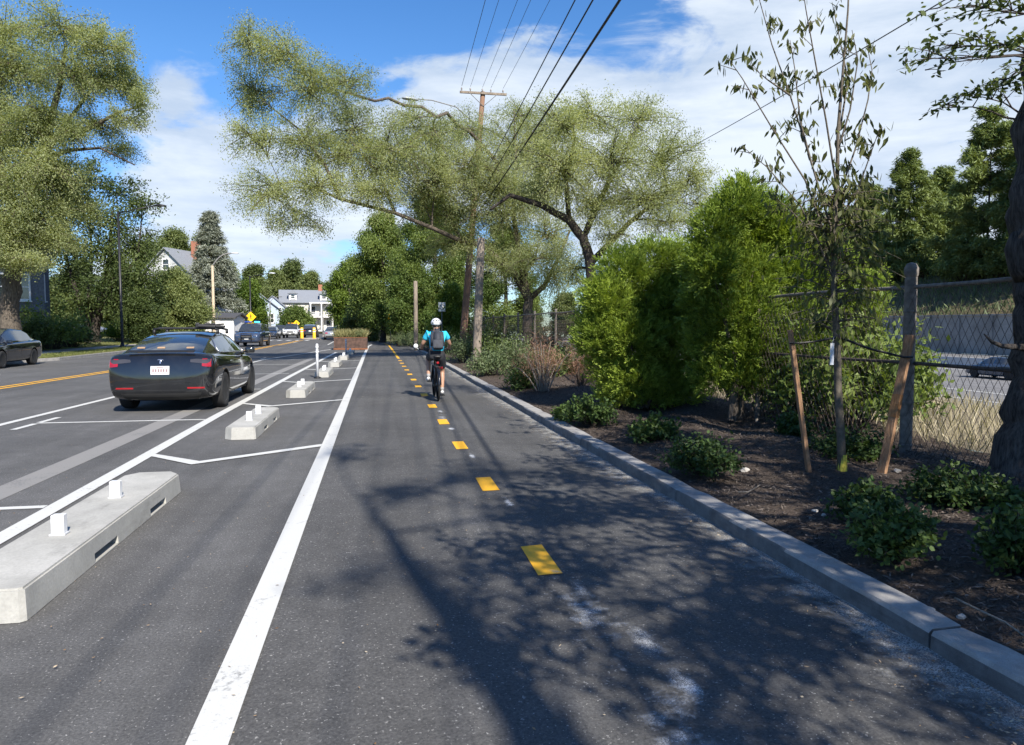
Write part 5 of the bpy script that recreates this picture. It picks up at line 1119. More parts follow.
# --- generic saloon / SUV / pickup shapes for the cars further off
SB = [(-2.30, .42, .62, .63, .62), (-2.27, .32, .85, .88, .80), (-2.18, .24, .96, 1.0, .86), (-1.9, .2, 1.0, 1.04, .89), (-1.3, .18, .98, 1.0, .9), (0, .18, .95, .97, .9), (1.0, .18, .92, .97, .89), (1.6, .2, .86, .92, .87), (2.05, .22, .76, .80, .82), (2.25, .26, .64, .66, .74), (2.30, .36, .54, .55, .6)]
SG = [(-1.85, .99, .72, 1.02, .64, 1.03), (-1.35, .98, .80, 1.28, .60, 1.30), (-.95, .97, .82, 1.40, .57, 1.43), (-.2, .96, .83, 1.44, .56, 1.47), (-.1, .96, .83, 1.44, .56, 1.47), (.35, .95, .83, 1.41, .57, 1.44), (.85, .94, .80, 1.20, .61, 1.23), (1.2, .93, .76, .98, .66, .99)]
SI = [('rear_window', 'p'), ('rear_window', 'rear'), ('roof', 'rear'), ('roof', 'p'), ('roof', 'front'), ('windscreen', 'front'), ('windscreen', 'p')]
UB = [(-2.45, .5, .7, .72, .66), (-2.42, .36, .98, 1.02, .90), (-2.3, .3, 1.12, 1.16, .97), (-1.5, .27, 1.14, 1.17, .99), (0, .26, 1.12, 1.14, .99), (1.0, .26, 1.10, 1.15, .98), (1.6, .27, 1.08, 1.15, .97), (2.15, .29, 1.02, 1.08, .94), (2.38, .34, .92, .95, .86), (2.45, .5, .74, .75, .7)]
UG = [(-2.35, 1.12, .86, 1.18, .80, 1.19), (-2.15, 1.12, .88, 1.62, .72, 1.65), (-1.6, 1.12, .90, 1.70, .70, 1.745), (-1.35, 1.12, .90, 1.71, .70, 1.755), (-.3, 1.11, .90, 1.72, .69, 1.77), (-.2, 1.11, .90, 1.72, .69, 1.77), (.45, 1.11, .90, 1.68, .70, 1.73), (.95, 1.10, .88, 1.42, .74, 1.46), (1.35, 1.10, .84, 1.14, .78, 1.16)]
UI = [('rear_window', 'p'), ('roof', 'quarter'), ('roof', 'p'), ('roof', 'rear'), ('roof', 'p'), ('roof', 'front'), ('windscreen', 'front'), ('windscreen', 'p')]
KB = [(-2.75, .6, .8, .82, .8), (-2.72, .48, 1.05, 1.08, .94), (-2.6, .42, 1.10, 1.12, .97), (-.8, .38, 1.12, 1.14, .98), (.5, .36, 1.12, 1.14, .98), (1.2, .36, 1.12, 1.18, .98), (1.9, .38, 1.12, 1.18, .97), (2.5, .4, 1.06, 1.12, .94), (2.68, .44, .95, .98, .9), (2.75, .58, .78, .8, .78)]
KG = [(-1.0, 1.10, .86, 1.2, .80, 1.21), (-.9, 1.10, .88, 1.75, .74, 1.78), (-.45, 1.10, .90, 1.82, .72, 1.86), (-.35, 1.10, .90, 1.82, .72, 1.86), (.4, 1.10, .90, 1.80, .72, 1.85), (.9, 1.10, .88, 1.55, .76, 1.59), (1.35, 1.10, .84, 1.16, .80, 1.18)]
KI = [('rear_window', 'p'), ('roof', 'rear'), ('roof', 'p'), ('roof', 'front'), ('windscreen', 'front'), ('windscreen', 'p')]
def generic(kind, name, label, loc, rz, pm, cat='car', group=None):
    B, Gn, IV, ax, r = {'saloon': (SB, SG, SI, (-1.32, 1.38), .32), 'suv': (UB, UG, UI, (-1.45, 1.5), .38), 'pickup': (KB, KG, KI, (-1.75, 1.75), .40)}[kind]
    root, bo = car(name, label, loc, rz, pm, B, Gn, IV, ax, r, kind == 'saloon', group, None, cat, GLASS2); t_ = bvh_of(bo); zs = {'saloon': (.66, .76, .84), 'suv': (.82, .94, 1.0), 'pickup': (.80, .95, 1.0)}[kind]; wd = {'saloon': .68, 'suv': .80, 'pickup': .80}[kind]
    for s in (1, -1):
        decal('headlight', t_, [(s*(wd-.30), zs[0]+.03, zs[1]-.03), (s*(wd-.12), zs[0], zs[1]), (s*wd, zs[0]+.02, zs[1])], CLEARL, root, 'front')
        decal('tail_light', t_, [(s*(wd-.22), zs[1]-.06, zs[2]-.02), (s*(wd-.08), zs[1]-.08, zs[2]), (s*(wd+.04), zs[1]-.06, zs[2])], REDL, root, 'back')
        for y0 in ({'saloon': (-.15, -1.05, .9), 'suv': (-.25, -1.3, .95), 'pickup': (-.4, .95)}[kind]): decal('door_seam', t_, [(y0-.006, zs[0]-.3, zs[2]+.05), (y0+.006, zs[0]-.3, zs[2]+.05)], BLACKP, root, 'right' if s > 0 else 'left', lift=.003)
    decal('grille', t_, rows_(-.40, .40, zs[0]-.1, zs[1]-.05, 5), BLACKP, root, 'front'); decal('front_bumper', t_, rows_(-wd, wd, zs[0]-.30, zs[0]-.18, 7), plain('bumper_dark', (.03, .03, .032), .6), root, 'front')
    decal('licence_plate', t_, rows_(-.16, .16, zs[0]-.01, zs[0]+.13, 3), PLATE, root, 'back', .014); decal('licence_plate', t_, rows_(-.15, .15, zs[0]-.27, zs[0]-.14, 3), PLATE, root, 'front', .016)
    decal('rear_bumper', t_, rows_(-wd, wd, zs[0]-.32, zs[0]-.2, 7), plain('bumper_dark', (.03, .03, .032), .6), root, 'back')
    mirrors(root, {'saloon': .88, 'suv': .95, 'pickup': 1.0}[kind], zs[2]+.12, {'saloon': .82, 'suv': .9, 'pickup': .9}[kind], pm); return root, t_
generic('saloon', 'parked_car', 'dark saloon parked at the far kerb below the largest tree', (-14.3, 30.9, 0), PI+.03, carpaint('charcoal_paint', (.02, .023, .03), .4))
POLB = carpaint('police_blue', (.045, .07, .13), .3)
pc, pt_ = generic('suv', 'police_car', 'blue-grey police SUV facing the viewer with a lit blue light bar on its roof', (-9.35, 59.2, 0), PI-.03, POLB, 'police car')
mb = MB(); mb.box((0, .05, 1.80), (1.15, .26, .03), None, .01); lbx = mb.build('light_bar', BLACKP, pc)
BLUEL = plain('blue_beacon', (.02, .12, .5), .2, emit=((.06, .55, 1.0), 2.2)); BLUED = plain('blue_lens', (.02, .06, .35), .2, coat=1)
MB().box((-.36, .05, 1.865), (.38, .24, .1), None, .03).build('beacon', BLUEL, lbx, True); MB().box((.30, .05, 1.865), (.5, .24, .1), None, .03).build('beacon', BLUED, lbx, True)
mb = MB(); mb.tube([(-.36, 2.52, .45), (-.36, 2.56, .98), (.36, 2.56, .98), (.36, 2.52, .45)], .035, 8); mb.tube([(-.36, 2.55, .72), (.36, 2.55, .72)], .03, 8); mb.build('push_bar', BLACKP, pc, True)
def at_px(px, py): p = G(px, py, 0); return (p.x, p.y, 0)
p = G(290, 338.2, 0); wt, _ = generic('pickup', 'pickup_truck', 'white pickup truck facing the viewer with amber lights on its cab', (p.x, p.y+2.7, 0), PI, carpaint('white_car_paint', (.62, .63, .63), .05), 'pickup truck')
mb = MB()
for s in (-.4, 0, .4): mb.box((s, .1, 1.92), (.22, .14, .09), None, .02)
mb.build('amber_beacon', AMBER, wt)
p = G(269, 339, 0); generic('saloon', 'car', 'dark blue saloon coming up behind the police SUV', (p.x, p.y+2.3, 0), PI, carpaint('navy_paint', (.025, .035, .06), .3))
p = G(279, 335.6, 0); generic('suv', 'car', 'dark SUV with roof load between the navy saloon and the white pickup', (p.x, p.y+2.4, 0), PI, carpaint('slate_paint', (.05, .065, .09), .3))
p = G(309.5, 337.5, 0); generic('suv', 'car', 'black SUV between the two yellow bollards', (p.x, p.y+2.4, 0), .03, carpaint('dark_suv_paint', (.03, .033, .036), .3))
p = G(331, 340, 0); generic('saloon', 'car', 'silver car driving away just left of the rusty planter', (p.x, p.y+2.3, 0), .05, carpaint('silver_paint', (.42, .43, .44), .6))
p = W(84, 330, 80); generic('saloon', 'car', 'pale car in the driveway under the many-stemmed tree', (p.x, p.y, .3), PI/2+.4, carpaint('pale_paint', (.45, .46, .47), .5))
p = W(1004, 330, 41); generic('saloon', 'car', 'dark blue car on the highway seen past the gnarled trunk', (p.x, p.y, -1.9), .0, carpaint('highway_blue_paint', (.03, .06, .11), .3))

# ------------------------------------------------------------------ houses
SHIN = plain('grey_shingle', (.13, .135, .15), .9, 0, .3, 14, bmp=.2); WSID = plain('white_siding', (.42, .43, .43), .7, 0, .1, 3); BSID = plain('blue_grey_siding', (.36, .42, .50), .75, 0, .1, 4); TRIM = plain('white_trim', (.68, .68, .67), .6, 0, .05)
ROOF = plain('grey_roof_shingle', (.20, .215, .24), .9, 0, .2, 9, bmp=.3); ROOFD = plain('dark_roof_shingle', (.06, .06, .065), .9, 0, .2, 9); BRICKM = plain('brick', (.32, .13, .08), .9, 0, .3, 20); TANS = plain('tan_siding', (.50, .47, .41), .8, 0, .1, 4)
def win(parent, c, wd, h, axis='y', s=-1, trim=None, shutters=None):
    """sash window on a wall: frame with pane and sill"""
    c = Vector(c); R_ = Matrix.Identity(3) if axis == 'y' else rotz(PI/2); o = Vector((0, s, 0)) if axis == 'y' else Vector((s, 0, 0))
    mb = MB(); t_ = .1
    for dx, dz, a, b in ((-wd/2, 0, t_, h+t_), (wd/2, 0, t_, h+t_), (0, h/2, wd-t_, t_), (0, -h/2, wd-t_, t_), (0, 0, wd-t_, .06)): mb.box(c+o*.04+R_@Vector((dx, 0, dz)), (a, .1, b), R_)
    f = mb.build('window', trim or TRIM, parent); MB().box(c+o*.012, (wd-.04, .03, h-.04), R_).build('pane', GLASS2, f); MB().box(c+o*.08-Vector((0, 0, h/2+.09)), (wd+.2, .16, .07), R_).build('sill', trim or TRIM, f)
    if shutters:
        for q in (-1, 1): MB().box(c+o*.03+R_@Vector((q*(wd/2+.24), 0, 0)), (.36, .06, h+.1), R_).build('shutter', shutters, f)
    return f
def house(label, base, rz, wd, dp, h, wall, roofm, ridge='x', pitch=.7, over=.35, cat='house', name='house', chimney=None):
    """base = middle of the front wall's foot; front faces local -y"""
    root = thing(name, label, cat, base, rz); mb = MB(); mb.box((0, dp/2, h/2), (wd, dp, h)); rh = (dp if ridge == 'x' else wd)/2*pitch
    if ridge == 'x':
        for s in (-1, 1): mb.add([(s*wd/2, 0, h+.001), (s*wd/2, dp, h+.001), (s*wd/2, dp/2, h+rh), (s*(wd/2-.1), 0, h+.001), (s*(wd/2-.1), dp, h+.001), (s*(wd/2-.1), dp/2, h+rh)], [(0, 1, 2), (3, 5, 4), (0, 2, 5, 3), (1, 4, 5, 2)])
    else:
        for y in (0, dp): e = .1 if y == 0 else -.1; mb.add([(-wd/2, y, h+.001), (wd/2, y, h+.001), (0, y, h+rh), (-wd/2, y+e, h+.001), (wd/2, y+e, h+.001), (0, y+e, h+rh)], [(0, 1, 2), (3, 5, 4), (0, 2, 5, 3), (1, 4, 5, 2)])
    mb.build('wall', wall, root); mb = MB(); k = over
    if ridge == 'x':
        for s, y in ((-1, 0), (1, dp)):
            e0 = Vector((0, y+s*k, h-k*pitch+.05)); e1 = Vector((0, dp/2, h+rh+.05)); mb.add([e0+Vector((-wd/2-k, 0, 0)), e0+Vector((wd/2+k, 0, 0)), e1+Vector((wd/2+k, 0, 0)), e1+Vector((-wd/2-k, 0, 0))]+[v+Vector((0, 0, .14)) for v in (e0+Vector((-wd/2-k, 0, 0)), e0+Vector((wd/2+k, 0, 0)), e1+Vector((wd/2+k, 0, 0)), e1+Vector((-wd/2-k, 0, 0)))], [(0, 3, 2, 1), (4, 5, 6, 7), (0, 1, 5, 4), (1, 2, 6, 5), (2, 3, 7, 6), (3, 0, 4, 7)])
    else:
        for s in (-1, 1):
            e0 = Vector((s*(wd/2+k), 0, h-k*pitch+.05)); e1 = Vector((0, 0, h+rh+.05)); P = [e0+Vector((0, -k, 0)), e0+Vector((0, dp+k, 0)), e1+Vector((0, dp+k, 0)), e1+Vector((0, -k, 0))]
            mb.add(P+[v+Vector((0, 0, .14)) for v in P], [(0, 3, 2, 1), (4, 5, 6, 7), (0, 1, 5, 4), (1, 2, 6, 5), (2, 3, 7, 6), (3, 0, 4, 7)])
    rf = mb.build('roof', roofm, root)
    if chimney: MB().box((chimney[0], chimney[1], h+rh*.8+.5), (.8, .8, rh*.6+1.2)).build('chimney', BRICKM, rf)
    return root, h+rh
def gnd(px, Y, z=0): p = W(px, 330, Y); p.z = z; return p
# grey shingled house at the edge with a bay window
b = gnd(8, 47, .3); hs, _ = house('dark grey shingled house with a white-trimmed bay window behind the largest tree', b+Vector((-3.6, 0, 0)), .5, 11, 9, 5.6, SHIN, ROOFD, 'x', .6)
mb = MB(); mb.box((3.6, -.55, 3.35), (3.0, 1.1, 2.5)); mb.box((3.6, -.55, 4.7), (3.3, 1.3, .2)); by = mb.build('bay', SHIN, hs)
for q in (-.85, .35): win(hs, (3.5+q+.1, -1.1, 3.55), .8, 1.5)
win(hs, (5.1, -.55, 3.55), .55, 1.5, 'x', 1); win(hs, (-1, 0, 3.6), 1., 1.5); win(hs, (3.4, 0, 1.2), 1., 1.2)
m = mpp(165, 98); b = gnd(168, 98, .2); h2, _ = house('white gabled house with a grey roof and brick chimney behind the olive tree', b, -.35, 6.2, 10, 8.0, WSID, ROOF, 'y', .95, .4, chimney=(1.2, 4.5))
win(h2, (0, 0, 9.0), .9, 1.3); win(h2, (-1.4, 0, 6.6), .9, 1.5); win(h2, (1.4, 0, 6.6), .9, 1.5); win(h2, (3.1, 3, 6.6), .9, 1.5, 'x', 1); win(h2, (3.1, 3, 3.), .9, 1.5, 'x', 1)
MB().box((0, -.9, 2.5), (6.2, 1.8, .2)).build('porch_roof', ROOF, h2)
b = gnd(207, 76, .1); hg, _ = house('low white garage with a dark roof beside the blue spruce', b, -.05, 5.0, 5, 2.2, plain('garage_white', (.74, .74, .73), .7, 0, .05), ROOFD, 'x', .16, .3, 'garage', 'garage')
mb = MB(); mb.box((0, -.04, 1.0), (2.5, .06, 1.95))
for k in range(4): mb.box((0, -.075, .3+k*.46), (2.4, .02, .4))
mb.build('garage_door', TRIM, hg)
b = gnd(258, 132, .3); h3, _ = house('pale blue gabled house with a grey roof behind the yellow pedestrian sign', b, .25, 7.0, 9, 4.2, BSID, ROOF, 'y', .8, .4)
for x in (-1.8, .2, 2.2): win(h3, (x, 0, 2.6), .9, 1.6)
win(h3, (0, 0, 5.3), 1.0, 1.3); win(h3, (3.5, 3, 2.6), .9, 1.6, 'x', 1)
MB().box((.8, -1.0, 1.2), (4, 2.0, .18)).build('porch_roof', ROOF, h3)
b = gnd(273, 146, .3); h4b, _ = house('narrow blue house front with a gable beside the large apartment house', b, .05, 4.4, 8, 4.9, BSID, ROOF, 'y', .9, .3)
for x in (-1.2, 1.2): win(h4b, (x, 0, 4.), .9, 1.6); win(h4b, (x, 0, 1.5), .9, 1.6)
# large grey-roofed apartment house with porches and dormers
b = gnd(308, 152, .3); root, _ = house('large pale apartment house with a hipped grey roof, porch columns and dormers', b, .12, 10.0, 12, 6.0, TANS, ROOF, 'x', .42, .5, 'apartment house', 'apartment_house', chimney=(2.8, 6))
for z in (1.6, 4.4):
    for x in (-4., -1.1, 1.1, 4.): win(root, (x, 0, z), .9, 1.6)
for z in (.3, 3.05, 5.85): MB().box((2.6, -.95, z), (4.6, 1.9, .22)).build('porch_floor', TRIM, root)
for x in (.5, 2.6, 4.7):
    MB().lathe([(.2, .4), (.16, .6), (.15, 5.5), (.22, 5.74)], 10, (x, -1.7, 0)).build('porch_column', TRIM, root, True)
for z in (.42, 3.18):
    mb = MB(); mb.box((2.6, -1.75, z+.8), (4.2, .07, .07))
    for k in range(20): mb.box((.6+k*.21, -1.75, z+.39), (.05, .05, .72))
    mb.build('porch_railing', TRIM, root)
for x in (-2.8, 3.2):
    mb = MB(); mb.box((x, 1.3, 7.05), (1.5, 2.0, 1.3)); dm = mb.build('dormer', TRIM, root); win(dm, (x, .3, 7.1), .8, .8); MB().prism([(-1.0, 0), (1.0, 0), (0, .75)], 2.6, None, (x, 1.2, 7.7)).build('dormer_roof', ROOF, dm)
# retaining wall and barrier of the highway
mb = MB(); y = -30
for k in range(49): mb.box((72.2, -62.5+5*k, .42), (.5, 4.96, 4.6))
for k in range(50): mb.box((72.05, -65+5*k, .52), (.5, .42, 4.9))
mb.box((72.15, 57, 2.86), (.75, 246, .2)); setp(mb.build('retaining_wall', concrete('wall_concrete', (.20, .19, .175), (.36, .35, .33), .45, .3)), 'long grey concrete retaining wall with piers on the far side of the highway', 'wall')
poly = [(-.32, 0), (.32, 0), (.32, .08), (.17, .3), (.1, .85), (-.1, .85), (-.17, .3), (-.32, .08)]
setp(MB().prism(poly, 240, None, (48, 55, -1.9)).build('median_barrier', concrete('barrier_concrete', (.46, .45, .43), (.58, .57, .55), 1.5, .2)), 'pale concrete median barrier along the middle of the highway', 'barrier')

# ------------------------------------------------------------------ cyclist and bicycle
def skin(name, V, E, rad, mat, parent, root=0, sub=2):
    me = bpy.data.meshes.new(name); me.from_pydata([tuple(v) for v in V], E, []); o = bpy.data.objects.new(name, me); COL.objects.link(o)
    sk = o.modifiers.new('skin', 'SKIN'); sk.use_smooth_shade = True
    for i, r in enumerate(rad): me.skin_vertices[0].data[i].radius = (r, r) if isinstance(r, (int, float)) else r
    for i in range(len(V)): me.skin_vertices[0].data[i].use_root = (i == root)
    ss = o.modifiers.new('sub', 'SUBSURF'); ss.levels = ss.render_levels = sub
    bpy.context.view_layer.update(); m2 = bpy.data.meshes.new_from_object(o.evaluated_get(bpy.context.evaluated_depsgraph_get())); o.modifiers.clear(); o.data = m2
    m2.materials.clear(); m2.materials.append(mat); m2.polygons.foreach_set('use_smooth', np.ones(len(m2.polygons), bool)); o.parent = parent; return o
RX, RY = 1.25, 15.05
SKIN = plain('skin', (.42, .24, .16), .55, 0, .12, 18); SHIRT = plain('turquoise_shirt', (.025, .46, .66), .8, 0, .15, 9, bmp=.2); SHORT = plain('dark_shorts', (.02, .022, .027), .85, 0, .25, 9, bmp=.2); PACKM = plain('backpack_cloth', (.028, .032, .042), .75, 0, .3, 12, bmp=.3); SHOE = plain('white_shoe', (.62, .62, .62), .6); HELM = plain('white_helmet', (.72, .73, .75), .3, coat=.4); HAIR = plain('brown_hair', (.06, .035, .02), .7, 0, .3, 40)
rider = thing('person', 'cyclist in a turquoise shirt, dark shorts, white helmet and dark backpack, riding away', 'person', (RX, RY, .004))
V = []; E = []; rad = []
def jv(p, r, par=None):
    V.append(Vector(p)); rad.append(r)
    if par is not None: E.append((par, len(V)-1))
    return len(V)-1
pel = jv((0, .17, .99), (.15, .12)); sp1 = jv((0, .20, 1.14), (.135, .105), pel); ch = jv((0, .28, 1.30), (.15, .11), sp1); nb0 = jv((0, .33, 1.415), (.075, .07), ch); nk = jv((0, .365, 1.475), .052, nb0); hd = jv((0, .40, 1.545), (.072, .088), nk); h2_ = jv((0, .405, 1.62), (.076, .092), hd)
jv((0, .50, 1.545), .013, hd)                                                # nose
for s in (-1, 1):
    jv((s*.083, .39, 1.55), .016, hd)                                          # ears
    sh_ = jv((s*.175, .29, 1.385), .058, ch); el = jv((s*.285, .38, 1.17), .042, sh_); wr = jv((s*.295, .63, 1.075), .028, el); pm = jv((s*.295, .70, 1.075), (.036, .02), wr)
    for k, (dx, L) in enumerate(((-.03, .05), (-.01, .058), (.01, .055), (.028, .045))):   # four fingers curled over the grip
        f1 = jv((s*.295+dx, .735, 1.082), .0095, pm); f2 = jv((s*.295+dx, .735+L*.55, 1.062), .009, f1); jv((s*.295+dx, .735+L*.35, 1.035), .008, f2)
    t1 = jv((s*.262, .695, 1.06), .011, pm); jv((s*.25, .725, 1.04), .009, t1)
LEG = {-1: ((-.16, .57, .86), (-.165, .42, .49), (-.175, .52, .415)), 1: ((.12, .43, .59), (.115, .33, .205), (.115, .44, .125))}
for s in (-1, 1):
    hp = jv((s*.09, .19, .945), .098, pel); kn, an, to = LEG[s]; md = jv(Vector((s*.09, .19, .945)).lerp(Vector(kn), .5), .082, hp); k_ = jv(kn, .058, md); cf = jv(Vector(kn).lerp(Vector(an), .35)+Vector((0, -.02, 0)), .056, k_); a_ = jv(an, .036, cf); jv(to, .034, a_)
skin('body', V, E, rad, SKIN, rider)
# clothes follow the body
def sub_skin(name, pts, edges, rr, mat, sub=2): return skin(name, [Vector(p) for p in pts], edges, rr, mat, rider, 0, sub)
sub_skin('shirt', [(0, .168, .97), (0, .20, 1.12), (0, .28, 1.30), (0, .325, 1.40), (0, .345, 1.44)]+[q for s in (-1, 1) for q in ((s*.18, .288, 1.385), (s*.25, .345, 1.255))],
         [(0, 1), (1, 2), (2, 3), (3, 4), (2, 5), (5, 6), (2, 7), (7, 8)], [(.165, .14), (.155, .125), (.168, .128), (.095, .085), .07, .074, .066, .074, .066], SHIRT)
K = {s: Vector((s*.09, .19, .945)).lerp(Vector(LEG[s][0]), .86) for s in (-1, 1)}
sub_skin('shorts', [(0, .165, 1.04), (0, .165, .96)]+[q for s in (-1, 1) for q in ((s*.095, .19, .94), tuple(Vector((s*.095, .19, .94)).lerp(K[s], .5)), tuple(K[s]))], [(0, 1), (1, 2), (2, 3), (3, 4), (1, 5), (5, 6), (6, 7)], [(.17, .145), (.18, .15), .118, .102, .088, .118, .102, .088], SHORT)
for s in (-1, 1):
    kn, an, to = (Vector(q) for q in LEG[s]); heel = an+Vector((0, -.045, -.06)); toe = to+Vector((0, .07, -.015))
    sub_skin('shoe', [heel+Vector((0, .01, .05)), heel, to+Vector((0, 0, -.01)), toe], [(0, 1), (1, 2), (2, 3)], [.042, .042, .044, .028], SHOE, 2)
    MB().tube([an+Vector((0, 0, -.02)), an+Vector((0, 0, .05))], [.040, .041], 10).build('sock', plain('grey_sock', (.3, .3, .3), .9), rider, True)
mb = MB(); c = Vector((0, .395, 1.605)); n = 20; vs = []
for i in range(8):
    a = i/7*PI*.5; z = math.sin(a)*.122; r = math.cos(a)
    for k in range(n): b_ = 2*PI*k/n; f_ = 1+.035*math.cos(6*b_); vs.append(c+Vector((math.cos(b_)*.108*r*f_, math.sin(b_)*.14*r*f_, z-.012+(.03*(math.sin(b_)) if i == 0 else 0))))
mb.add(vs, [(i*n+k, i*n+(k+1) % n, (i+1)*n+(k+1) % n, (i+1)*n+k) for i in range(7) for k in range(n)]+[tuple(range(n))]); hl = mb.build('helmet', HELM, rider, True)
mb = MB()
for (x, z) in ((-.05, .045), (.05, .045), (0, .05), (-.072, .005), (.072, .005)): mb.box(c+Vector((x, -.118+abs(x)*.35+max(0, z-.03)*.9, z)), (.022, .05, .034), rotx(-.5), .006)
mb.build('vent', BLACKP, hl)
MB().lathe([(.05, -.10), (.08, -.06), (.085, -.01), (.07, .02)], 14, c+Vector((0, -.022, -.0))).build('hair', HAIR, rider, True)
for s in (-1, 1): MB().lathe([(.001, -.011), (.009, -.006), (.011, 0), (.009, .006), (.001, .011)], 10, (s*.032, .478, 1.565)).build('eye', plain('eye_white', (.6, .6, .6), .3), rider, True)
pack = thing('backpack', 'dark grey backpack with a front pocket worn by the cyclist', 'backpack', (RX, RY+.03, 1.08))
bm = bmesh.new(); bmesh.ops.create_cube(bm, size=1)
for v in bm.verts:
    v.co = Vector((v.co.x*(.31 if v.co.z < 0 else .25), v.co.y*.17, v.co.z*.44+.20)); v.co.y += v.co.z*.30
bmesh.ops.bevel(bm, geom=list(bm.edges), offset=.07, segments=4, affect='EDGES'); me = bpy.data.meshes.new('bag'); bm.to_mesh(me); bm.free(); o = link('bag', me, PACKM, pack, True)
MB().box((0, -.075, .10), (.22, .07, .19), rotx(-.28), .025).build('pocket', PACKM, pack, True)
mb = MB()
for s in (-1, 1): mb.tube([(s*.09, .14, .37), (s*.105, .22, .385), (s*.12, .33, .30), (s*.135, .29, .10), (s*.12, .12, 0)], .017, 6)
mb.build('strap', BLACKP, pack, True)
mb = MB(); mb.tube([(-.03, .08, .42), (-.02, .07, .46), (.02, .07, .46), (.03, .08, .42)], .008, 6); mb.build('haul_loop', BLACKP, pack)

bike = thing('bicycle', 'black city bicycle with red rear lights ridden up the right of the dashed line', 'bicycle', (RX, RY, .004)); FR = plain('black_frame_paint', (.012, .012, .014), .3, .2, coat=.6); r_ = .345
def bwheel(y):
    M = roty(PI/2); t_ = MB(); n = 36
    vs = []; m_ = 8
    for k in range(n):
        a = 2*PI*k/n
        for j in range(m_):
            b_ = 2*PI*j/m_; rr = r_-.022+.022*math.cos(b_); vs.append((.022*math.sin(b_), y+rr*math.cos(a), r_+rr*math.sin(a)))
    t_.add(vs, [(k*m_+j, k*m_+(j+1) % m_, ((k+1) % n)*m_+(j+1) % m_, ((k+1) % n)*m_+j) for k in range(n) for j in range(m_)]); w_ = t_.build('wheel', RUBBER, bike, True)
    MB().lathe([(.30, -.012), (.322, -.014), (.322, .014), (.30, .012), (.30, -.012)], 36, (0, y, r_), M).build('rim', STEEL, w_, True)
    mb = MB()
    for k in range(28): a = 2*PI*k/28; mb.tube([((-1)**k*.02, y+.02*math.cos(a+.5), r_+.02*math.sin(a+.5)), (0, y+.305*math.cos(a), r_+.305*math.sin(a))], .0014, 4)
    mb.build('spokes', STEEL, w_); MB().lathe([(.02, -.05), (.026, -.03), (.018, 0), (.026, .03), (.02, .05)], 12, (0, y, r_), M).build('hub', STEEL, w_, True)
    mb = MB(); vs = []
    for k in range(15):
        a = PI*(.02+.62*k/14) if y < .5 else PI*(.25+.6*k/14)
        a = PI-a if y < .5 else a
        for x in (-.028, .028): vs.append((x, y+(r_+.022)*math.cos(a), r_+(r_+.022)*math.sin(a)))
        for x in (.028, -.028): vs.append((x*.99, y+(r_+.016)*math.cos(a), r_+(r_+.016)*math.sin(a)))
    mb.add(vs, [(4*k+j, 4*k+(j+1) % 4, 4*k+4+(j+1) % 4, 4*k+4+j) for k in range(14) for j in range(4)]); mb.build('mudguard', FR, bike, True)
bwheel(0); bwheel(1.06)
bb_, sc_, hdt, hdb, ra, fa = Vector((0, .43, .29)), Vector((0, .25, .78)), Vector((0, .82, .92)), Vector((0, .86, .72)), Vector((0, 0, r_)), Vector((0, 1.06, r_)); mb = MB()
for a, b_, q in ((bb_, sc_+Vector((0, -.03, .1)), .019), (bb_, hdb, .021), (sc_, hdt, .019), (hdt+Vector((0, -.01, .04)), hdb+Vector((0, .01, -.04)), .022)): mb.tube([a, b_], q, 10)
for s in (-1, 1):
    mb.tube([bb_+Vector((s*.03, 0, 0)), ra+Vector((s*.065, 0, 0))], .011, 8); mb.tube([sc_+Vector((s*.02, 0, 0)), ra+Vector((s*.065, 0, 0))], .009, 8); mb.tube([hdb+Vector((s*.045, .01, -.02)), fa+Vector((s*.055, -.02, .1)), fa+Vector((s*.055, 0, 0))], .013, 8)
mb.tube([hdb+Vector((-.05, .01, -.03)), hdb+Vector((.05, .01, -.03))], .016, 8); mb.build('frame', FR, bike, True)
mb = MB(); mb.tube([sc_+Vector((0, -.03, .08)), sc_+Vector((0, -.06, .12))], .014, 8); bm = mb.build('seat_post', STEEL, bike)
mb = MB(); vs = []; n = 12
for y, wd, z in ((.04, .05, .905), (.07, .085, .92), (.14, .082, .915), (.22, .045, .905), (.32, .022, .90)):
    for k in range(n): a = 2*PI*k/n; vs.append((wd*math.cos(a), y, z+.025*math.sin(a)))
mb.add(vs, [(i*n+k, i*n+(k+1) % n, (i+1)*n+(k+1) % n, (i+1)*n+k) for i in range(4) for k in range(n)]+[tuple(range(n)), tuple(4*n+k for k in range(n))]); mb.build('saddle', BLACKP, bike, True)
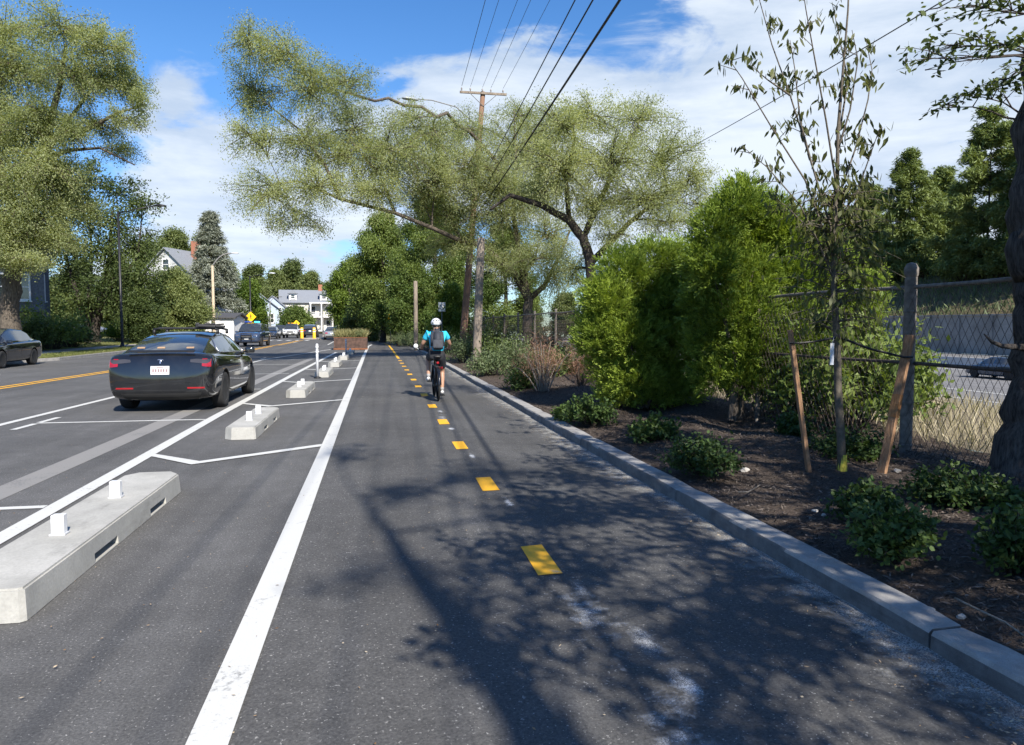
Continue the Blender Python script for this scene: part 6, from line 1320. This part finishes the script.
mb = MB(); mb.tube([hdt+Vector((0, 0, .03)), hdt+Vector((0, -.015, .13))], .016, 8); mb.tube([(-.34, .735, 1.045), (-.2, .745, 1.05), (-.05, .80, 1.05), (.05, .80, 1.05), (.2, .745, 1.05), (.34, .735, 1.045)], .013, 8); hb = mb.build('handlebar', FR, bike, True)
for s in (-1, 1): MB().tube([(s*.24, .745, 1.048), (s*.35, .735, 1.045)], .018, 8).build('grip', BLACKP, hb, True)
mb = MB(); mb.tube([(-.35, .735, 1.045), (-.40, .73, 1.09)], .006, 6); mb.lathe([(.001, -.012), (.045, -.010), (.048, 0), (.045, .010), (.001, .012)], 14, (-.41, .73, 1.12), rotx(PI/2)); mb.build('mirror', plain('mirror_white', (.7, .72, .74), .25), hb, True)
mb = MB(); mb.lathe([(.085, -.004), (.095, 0), (.085, .004)], 24, bb_+Vector((.045, 0, 0)), roty(PI/2)); mb.lathe([(.04, -.004), (.045, 0), (.04, .004)], 16, ra+Vector((.045, 0, 0)), roty(PI/2))
for q in (-1, 1): mb.tube([bb_+Vector((.045, 0, q*.09)), ra+Vector((.045, 0, q*.042))], .005, 5)
mb.build('chain', DARKSTEEL, bike)
cd = Vector((0, .02, .168)); mb = MB(); mb.tube([bb_-Vector((.075, 0, 0)), bb_+Vector((.075, 0, 0))], .012, 8); mb.tube([bb_-Vector((.075, 0, 0)), bb_-Vector((.08, 0, 0))+Vector((0, .05, .11))], .011, 8); mb.tube([bb_+Vector((.075, 0, 0)), bb_+Vector((.08, 0, 0))-Vector((0, .02, .185))], .011, 8); mb.build('crank', STEEL, bike, True)
for p_ in ((-.14, .49, .375), (.125, .41, .085)): MB().box(p_, (.10, .09, .022), None, .005).build('pedal', BLACKP, bike)
MB().box((0, .015, .79), (.05, .03, .045), None, .008).build('tail_light', REDL, bike); mb = MB(); mb.box((.05, -.02, .69), (.10, .02, .045), None, .006); mb.build('reflector', REDL, bike)
mb = MB()
for s in (-1, 1): mb.tube([(s*.06, .22, .72), (s*.06, -.12, .71)], .006, 6); mb.tube([(s*.065, 0, r_), (s*.06, -.08, .71)], .005, 6)
mb.tube([(-.06, -.12, .71), (.06, -.12, .71)], .006, 6); mb.build('rack', FR, bike)
MB().box((.18, .60, .06), (.02, .02, .02)) if False else None
